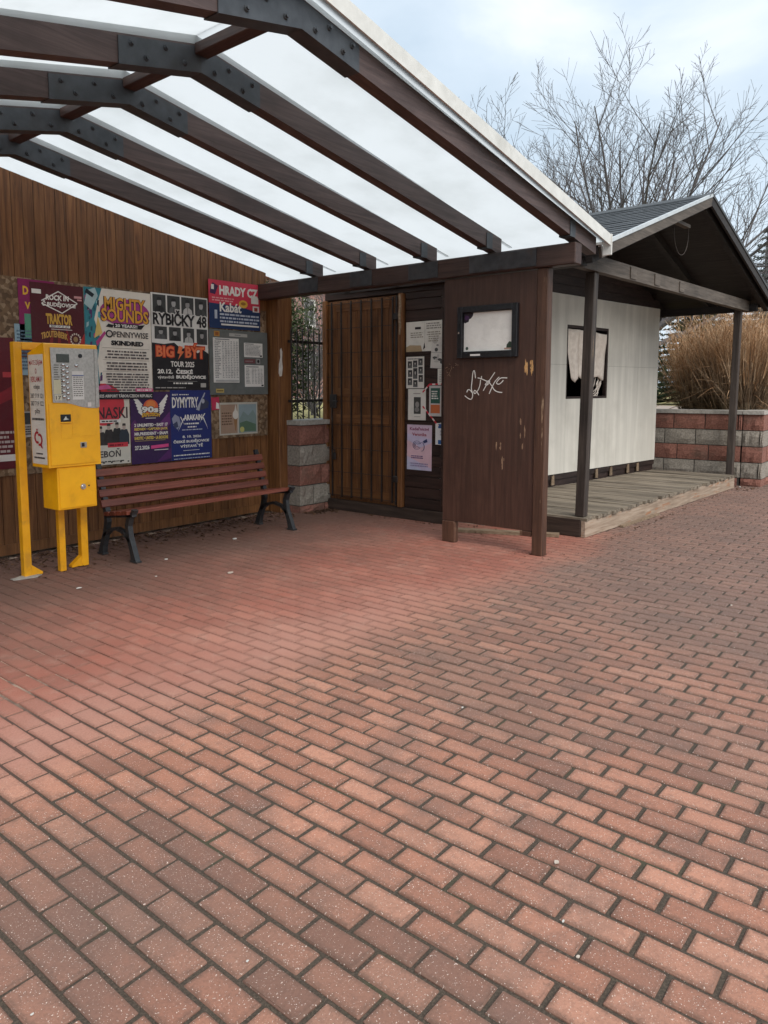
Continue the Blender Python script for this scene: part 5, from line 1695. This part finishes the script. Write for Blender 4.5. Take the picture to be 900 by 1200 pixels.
# ================================================================== VEGETATION AND BACKGROUND
def bare_tree(name, label, loc, seed, trunk_h, limbs, limb_len, spread, r0, levels=3, subs=(9, 7, 5), group=None):
    r = random.Random(seed)
    root = thing(name, label, 'tree', loc, group)
    tm, cm = MB(), MB()
    base = Vector(loc)
    top = base+Vector((r.uniform(-.1, .1), r.uniform(-.1, .1), trunk_h))
    tm.tube([base-Vector((0, 0, .15)), base+Vector((0, 0, .25)), base.lerp(top, .5)+Vector((.05, -.03, 0)), top], [r0*1.5, r0*1.1, r0, r0*.92], 10)
    def grow(p, d, ln, rad, lv):
        n_ = 6 if lv < 2 else (4 if lv == 2 else 2)
        pts, rr_ = [p], [rad]
        q = p.copy(); dd = d.copy()
        for i in range(n_):
            gs = .05 if lv == 0 else .035
            dd = (dd+Vector((r.gauss(0, gs), r.gauss(0, gs), (.035, .06, .07, .03, .03)[lv]))).normalized()
            q = q+dd*ln/n_
            pts.append(q.copy()); rr_.append(max(rad*(1-.80*(i+1)/n_), .0035))
        (tm if lv == 0 else cm).tube(pts, rr_, (7, 5, 4, 3, 3)[min(lv, 4)], False)
        if lv >= levels:
            return
        k = subs[lv]
        for c in range(k):
            t = .22+.76*(c+r.uniform(0, .8))/k
            i = min(int(t*n_), n_-1)
            f = t*n_-i
            s_ = pts[i].lerp(pts[i+1], f)
            ax = (pts[i+1]-pts[i]).normalized()
            side = Vector((r.gauss(0, 1), r.gauss(0, 1), r.gauss(0, .6)))
            side = (side-ax*side.dot(ax)).normalized()
            an = R(r.uniform(24, 50))
            nd = ax*math.cos(an)+side*math.sin(an)
            grow(s_, nd, ln*r.uniform(.36, .60)*(1.15-.6*t), max(rr_[i]*.55, .0045), lv+1)
    for k in range(limbs):
        a = 2*math.pi*(k+r.uniform(-.3, .3))/limbs
        el = R(spread[0]+(spread[1]-spread[0])*((k*.618+.31) % 1.0))
        d = Vector((math.cos(a)*math.cos(el), math.sin(a)*math.cos(el), math.sin(el)))
        grow(top-Vector((0, 0, r.uniform(0, trunk_h*.25))), d, limb_len*r.uniform(.8, 1.12), r0*r.uniform(.42, .6), 0)
    part('trunk', tm, M_BARK, root, True)
    part('crown', cm, M_BARK, root, True)
    return root
bare_tree('bare_tree', 'leafless spreading tree rising behind the shingled kiosk roof', (18.2, 5.2, .85), 12, 1.5, 22, 6.1, (14, 86), .13, 3, (10, 6, 5))
bare_tree('bare_shrub', 'twiggy leafless bush beyond the railing, beside the evergreen', (9.6, 8.1, .9), 5, .12, 20, 2.4, (35, 80), .022, 2, (9, 7, 4))
bare_tree('bare_shrub', 'lower twiggy bush in front of the leafless bush beyond the railing', (8.25, 6.75, .9), 6, .1, 18, 1.3, (30, 75), .016, 2, (9, 6, 4))

def conifer(name, label, loc, h, rb, seed, mat, dens=1.0):
    r = random.Random(seed)
    root = thing(name, label, 'tree', loc)
    b = Vector(loc)
    tm = MB(); tm.tube([b-Vector((0, 0, .1)), b+Vector((0, 0, h*.5)), b+Vector((0, 0, h))], [.035*h, .02*h, .006], 8)
    cm = MB()
    z = h*.06
    while z < h*.985:
        f = z/h
        rad = rb*(1-f)**.85*r.uniform(.85, 1.1)+.06
        k = max(4, int((9-4*f)*dens))
        a0 = r.uniform(0, 6.28)
        for i in range(k):
            a = a0+6.2832*i/k+r.gauss(0, .2)
            L_ = rad*r.uniform(.75, 1.12)
            d = Vector((math.cos(a), math.sin(a), 0))
            pn = Vector((-d.y, d.x, 0))
            n_ = max(4, int(L_/.11))
            for j in range(n_):
                t = (j+.6)/n_
                p = b+Vector((0, 0, z))+d*L_*t+Vector((0, 0, -.25*L_*t+.22*L_*t*t))
                w = .26*L_*(1-t)+.10
                for sg in (-1, 1):
                    q = p+pn*sg*w*r.uniform(.6, 1.1)+d*w*.55+Vector((0, 0, r.gauss(-.03, .04)))
                    e = (q-p).cross(Vector((0, 0, 1)))
                    e = (e.normalized() if e.length > 0 else pn)*r.uniform(.018, .04)
                    v_ = Vector((0, 0, r.uniform(.015, .045)))
                    cm.quad([p-e, p+e, q+e*.3]); cm.quad([p-v_, q, p+v_])
        z += h*.030+.03
    part('trunk', tm, M_BARK, root, True)
    part('crown', cm, mat, root)
    return root
conifer('spruce_tree', 'pale bluish spruce showing right of the kiosk gable', (26.5, 3.75, .8), 5.8, 1.9, 3, M_BLUE, 1.3)
conifer('spruce_tree', 'greenish spruce behind the dry grass, below the kiosk eave', (22.5, 4.9, .85), 4.4, 1.9, 4, M_NEEDLE, 1.2)
conifer('spruce_tree', 'dark spruce between the other two behind the dry grass', (28.0, 5.8, .8), 5.4, 2.2, 6, M_NEEDLE, 1.2)
def shrub(name, label, loc, rx, ry, h, seed, mat, n_, leaf=.05, cat='shrub'):
    r = random.Random(seed)
    root = thing(name, label, cat, loc)
    b = Vector(loc)
    sm, cm = MB(), MB()
    clumps = []
    for k in range(26):
        a = r.uniform(0, 6.28); f = r.random()**.6; t = r.uniform(.12, 1)
        rr_ = (1-.75*max(0, t-.35)**1.2)*f
        clumps.append((Vector((math.cos(a)*rx*rr_, math.sin(a)*ry*rr_, t*h)), r.uniform(.10, .24)))
        c = clumps[-1][0]
        sm.tube([b, b+Vector((c.x*.4, c.y*.4, c.z*.6)), b+c], [.018, .012, .004], 5, False)
    for k in range(n_):
        c, s_ = r.choice(clumps)
        p = b+c+Vector((r.gauss(0, s_), r.gauss(0, s_), r.gauss(0, s_*1.1)))
        d = Vector((r.gauss(0, 1), r.gauss(0, 1), r.gauss(.3, .8))).normalized()
        e = d.cross(Vector((r.gauss(0, 1), r.gauss(0, 1), r.gauss(0, 1)))).normalized()
        l = leaf*r.uniform(.6, 1.5)
        cm.quad([p-e*l*.18, p+d*l*.5-e*l*.05, p+d*l, p+d*l*.5+e*l*.25])
    part('stems', sm, M_BARK, root, True)
    part('foliage', cm, mat, root)
    return root
shrub('evergreen_shrub', 'dense evergreen shrub seen through the iron railing', (6.42, 5.75, .88), .40, .42, 1.75, 4, M_YEW, 6500, .075)
# clipped dark hedge far behind the lawn
hd = thing('hedge', 'dark hedge at the far edge of the pale lawn', 'hedge', (33, 8, .8))
r = random.Random(6); cm = MB()
for k in range(16000):
    p = Vector((33+r.uniform(-.6, .6), r.uniform(-6, 32), .8+2.3*r.random()**.8+r.gauss(0, .08)))
    d = Vector((r.gauss(0, 1), r.gauss(0, 1), r.gauss(0, 1))).normalized(); e = d.cross(Vector((r.gauss(0, 1), r.gauss(0, 1), r.gauss(0, 1)))).normalized()
    l = r.uniform(.12, .26)
    cm.quad([p-e*l*.3, p+d*l*.5, p+e*l*.3, p-d*l*.5])
part('foliage', cm, M_HEDGE, hd)

# tall dry ornamental grass behind the retaining wall
def grass_clump(loc, h, seed, label):
    r = random.Random(seed)
    root = thing('dry_grass_clump', label, 'grass clump', loc, 'dry ornamental grass clumps behind the retaining wall')
    b = Vector(loc)
    st, tp_ = MB(), MB()
    def blade(m, p, d, L_, w, droop, n_=4, t0=0):
        e = d.cross(Vector((r.gauss(0, 1), r.gauss(0, 1), .2))).normalized()
        q = p.copy(); dd = d.copy()
        prev = None
        for i in range(n_+1):
            ww = w*(1-.8*i/n_)
            cur = (q-e*ww, q+e*ww)
            if prev: m.quad([prev[0], prev[1], cur[1], cur[0]])
            prev = cur
            dd = (dd+Vector((dd.x*droop, dd.y*droop, -droop*.6))+Vector((r.gauss(0, .03), r.gauss(0, .03), 0))).normalized()
            q = q+dd*L_/n_
        return q
    for k in range(850):
        a = r.uniform(0, 6.283); f = r.random()**.5
        p = b+Vector((math.cos(a)*.26*f, math.sin(a)*.26*f, 0))
        ln = abs(r.gauss(.12, .20))+.34*f*r.random()
        a2 = a+r.gauss(0, .5)
        d = Vector((math.cos(a2)*ln, math.sin(a2)*ln, 1)).normalized()
        L_ = h*r.uniform(.45, .85)
        blade(st, p, d, L_, r.uniform(.0035, .008), r.uniform(0, .10))
    for k in range(430):
        a = r.uniform(0, 6.283); f = r.random()**.5
        p = b+Vector((math.cos(a)*.24*f, math.sin(a)*.24*f, 0))
        ln = abs(r.gauss(.12, .14))+.30*f*r.random()
        d = Vector((math.cos(a+r.gauss(0, .4))*ln, math.sin(a+r.gauss(0, .4))*ln, 1)).normalized()
        L_ = h*r.uniform(.72, 1.05)
        m0 = p+d*L_*.45
        blade(st, p, d, L_*.5, .003, .0, 2)
        e = blade(tp_, m0, d, L_*.55, r.uniform(.004, .008), r.uniform(.0, .05))
        for j in range(3):   # feathery side bits
            q = m0.lerp(e, r.uniform(.4, 1))
            blade(tp_, q, (d+Vector((r.gauss(0, .35), r.gauss(0, .35), 0))).normalized(), r.uniform(.08, .22), .004, .12, 2)
    for k in range(130):      # broken, tangled leaves
        a = r.uniform(0, 6.283)
        p = b+Vector((math.cos(a)*.25, math.sin(a)*.25, r.uniform(.1, h*.6)))
        d = Vector((math.cos(a)*1.0, math.sin(a)*1.0, r.uniform(-.2, 1.2))).normalized()
        blade(tp_, p, d, r.uniform(.3, .8), .006, r.uniform(.1, .5), 6)
    part('stems', st, M_STEM, root)
    part('plumes', tp_, M_PLUME, root)
    return root
spots = [((12.0, 1.58, .88), 1.40, 'dry tan grass clump nearest the white kiosk wall'), ((11.85, 1.15, .88), 1.52, 'dry tan grass clump left of the far porch post'),
         ((11.80, .90, .88), 1.58, 'dry tan grass clump just right of the far porch post'), ((12.9, 1.72, .88), 1.62, 'dry grass clump in the second row, seen over the left clumps'),
         ((12.6, 1.15, .88), 1.62, 'dry grass clump in the second row behind the far porch post'), ((13.3, .98, .88), 1.6, 'dry grass clump over the shaded wall stretch by the pier'),
         ((14.2, 1.15, .88), 1.65, 'dry grass clump at the right picture edge'), ((15.2, .95, .88), 1.6, 'farthest right dry grass clump above the shaded wall')]
for i, (lc, hh, lb) in enumerate(spots):
    grass_clump(lc, hh, 40+i, lb)

# far brick house beyond the railing
def house():
    root = thing('brick_house', 'pinkish brick house far behind the iron railing', 'house', (29, 27, .5))
    m, n, b = new_mat('far_pink_brick')
    t = N(n, 'ShaderNodeTexBrick')
    t.inputs['Scale'].default_value = 2.2
    t.inputs['Color1'].default_value = (.30, .13, .11, 1); t.inputs['Color2'].default_value = (.36, .18, .15, 1); t.inputs['Mortar'].default_value = (.40, .33, .30, 1)
    tcn = N(n, 'ShaderNodeTexCoord'); mpn = N(n, 'ShaderNodeMapping'); mpn.inputs['Rotation'].default_value = (R(90), 0, 0)
    n.links.new(tcn.outputs['Object'], mpn.inputs[0]); n.links.new(mpn.outputs[0], t.inputs[0]); n.links.new(t.outputs[0], b.inputs['Base Color'])
    b.inputs['Roughness'].default_value = .9
    x0, x1, y0, y1, zt = 20.5, 37.5, 26.0, 34.0, 7.0
    wins = [(22.2, 23.3), (25.0, 26.1), (27.9, 28.9), (30.6, 31.7), (33.6, 34.7)]
    wm = MB()
    xs = [x0]+[q for w in wins for q in w]+[x1]
    for i in range(0, len(xs), 2):
        wm.box((xs[i], y0, 0), (xs[i+1], y0+.3, zt))
    for a, c in wins:
        for z0, z1 in ((0, 1.9), (3.4, 4.7), (6.2, zt)):
            wm.box((a, y0, z0), (c, y0+.3, z1))
    wm.box((x0, y0+.3, 0), (x0+.3, y1, zt)); wm.box((x1-.3, y0+.3, 0), (x1, y1, zt)); wm.box((x0+.3, y1-.3, 0), (x1-.3, y1, zt))
    part('wall', wm, m, root)
    for a, c in wins:
        for z0, z1 in ((1.9, 3.4), (4.7, 6.2)):
            fm = MB()
            fm.box((a, y0+.08, z0), (a+.12, y0+.16, z1)); fm.box((c-.12, y0+.08, z0), (c, y0+.16, z1)); fm.box((a+.12, y0+.08, z0), (c-.12, y0+.16, z0+.12)); fm.box((a+.12, y0+.08, z1-.12), (c-.12, y0+.16, z1)); fm.box(((a+c)/2-.05, y0+.08, z0+.12), ((a+c)/2+.05, y0+.16, z1-.12))
            w_ = part('window', fm, M_WHITE, root)
            gm = MB(); gm.box((a+.1, y0+.18, z0+.1), (c-.1, y0+.20, z1-.1)); part('pane', gm, M_LCD, w_)
            s_ = MB(); s_.box((a-.1, y0-.06, z0-.1), (c+.1, y0+.07, z0-.002)); part('sill', s_, M_CONC, w_)
    rm = MB(); rm.prism([(x0-.4, y0-.5, zt-.1), (x0-.4, y1+.5, zt-.1), (x0-.4, (y0+y1)/2, zt+3.2)], (x1-x0+.8, 0, 0))
    rf_ = part('roof', rm, M_RED, root)
    ch = MB(); ch.box((25.5, 29.2, zt+2.0), (26.3, 30.0, zt+4.2)); part('chimney', ch, m, rf_)
house()

# ================================================================== SMALL THINGS ON THE GROUND
r = random.Random(17)
lm = MB()
def leaf(x, y, z, s_):
    a = r.uniform(0, 6.28)
    d = Vector((math.cos(a), math.sin(a), r.uniform(-.1, .35))); e = Vector((-math.sin(a), math.cos(a), r.uniform(-.2, .5)))
    p = Vector((x, y, z+.003))
    lm.quad([p-d*s_, p-e*s_*.45+Vector((0, 0, .003)), p+d*s_]); lm.quad([p-d*s_, p+d*s_, p+e*s_*.5+Vector((0, 0, s_*.5))])
for k in range(620): leaf(r.uniform(1.6, 4.95), 4.34-abs(r.gauss(0, .26)), 0, r.uniform(.008, .028))
for k in range(110): leaf(r.uniform(5.08, 5.5), 3.97-abs(r.gauss(0, .09)), 0, r.uniform(.010, .030))
for k in range(60): leaf(r.gauss(2.08, .22), r.gauss(3.62, .09), 0, r.uniform(.007, .022))
for k in range(40): leaf(5.50-abs(r.gauss(0, .04)), r.uniform(2.4, 3.9), 0, r.uniform(.008, .02))
for k in range(40): leaf(r.uniform(5.2, 5.75), r.uniform(1.5, 2.4), 0, r.uniform(.008, .02))
for k in range(70): leaf(r.uniform(5.8, 10.3), .86-.042*3-abs(r.gauss(0, .03)), 0, r.uniform(.006, .018))
for k in range(25): leaf(r.gauss(4.85, .08), r.gauss(.93, .10), 0, r.uniform(.005, .014))
for k in range(25): leaf(r.uniform(10.3, 10.85), r.uniform(.45, .75), 0, r.uniform(.012, .03))
lo_ = lm.build('leaf_litter', M_LEAFD)
tag(lo_, 'brown dead leaves swept against the wall feet and under the bench', 'leaves', kind='stuff')
scr = [(.92, .0, .022, M_SCRAP), (.71, -.53, .012, M_SCRAP)]
def ground_at(px, py):
    d = fw+rt2*((px-PPX)/F)-up2*((py-PPY)/F)
    t = -CAM.z/d.z
    return CAM+d*t
SCRAP_LABELS = ['flat pale stone chip, largest scrap in the right foreground', 'pale sliver near the bottom edge right of centre', 'tiny white crumb between the stone chip and the sliver',
    'tiny pale crumb at the bottom centre of the paving', 'white scrap on the pavers just in front of the ticket machine', 'white paper scrap under the front of the bench middle',
    'flat pale scrap on the pavers before the middle of the bench', 'white scrap in front of the left bench leg', 'small white crumb in the middle of the open paving',
    'small pale chip right of the white crumb in mid paving', 'pale chip on the grey paving near the right edge', 'little white scrap between ticket machine and left bench leg',
    'white scrap at the wall foot left of the machine', 'white scrap among leaves at the foot of the railing wall', 'white scrap at the far corner of the porch deck',
    'tiny white crumb on the pavers low left of centre', 'tiny white crumb in the bottom left corner']
m_c = rough_mat('pale_stone', (.42, .35, .29), (.55, .48, .41), 30, .85, .3, .003)
for i, (px, py, s_, mt) in enumerate(((652, 1012, .013, m_c), (677, 1123, .009, m_c), (660, 1081, .006, M_SCRAP), (536, 1125, .004, m_c), (92, 690, .022, M_SCRAP), (275, 632, .035, M_SCRAP),
        (270, 672, .030, m_c), (195, 656, .022, M_SCRAP), (542, 830, .009, M_SCRAP), (622, 836, .007, m_c), (857, 710, .014, m_c), (183, 676, .012, M_SCRAP), (30, 660, .02, M_SCRAP), (349, 600, .02, M_SCRAP), (867, 571, .03, M_SCRAP), (290, 1128, .006, M_SCRAP), (38, 1190, .006, M_SCRAP))):
    g = ground_at(px, py)
    mm = MB(); k = 7; a0 = r.uniform(0, 6)
    mm.prism([(g.x+math.cos(a0+6.283*j/k)*s_*r.uniform(.5, 1.2), g.y+math.sin(a0+6.283*j/k)*s_*.55*r.uniform(.5, 1.2), .0035) for j in range(k)], (0, 0, s_*.25))
    o = mm.build('litter_scrap', mt, None, loc=(g.x, g.y, 0))
    tag(o, SCRAP_LABELS[i], 'litter', 'pale scraps scattered on the paving')
for i, (x, y) in enumerate(((1.60, 3.54),)):
    mm = MB(); k = 16
    mm.prism([(x+.08+math.cos(6.283*j/k)*.13*r.uniform(.6, 1.1), y+.05+math.sin(6.283*j/k)*.07*r.uniform(.6, 1.1), .001) for j in range(k)], (0, 0, .006))
    o = mm.build('cement_patch', M_CONC, pav)
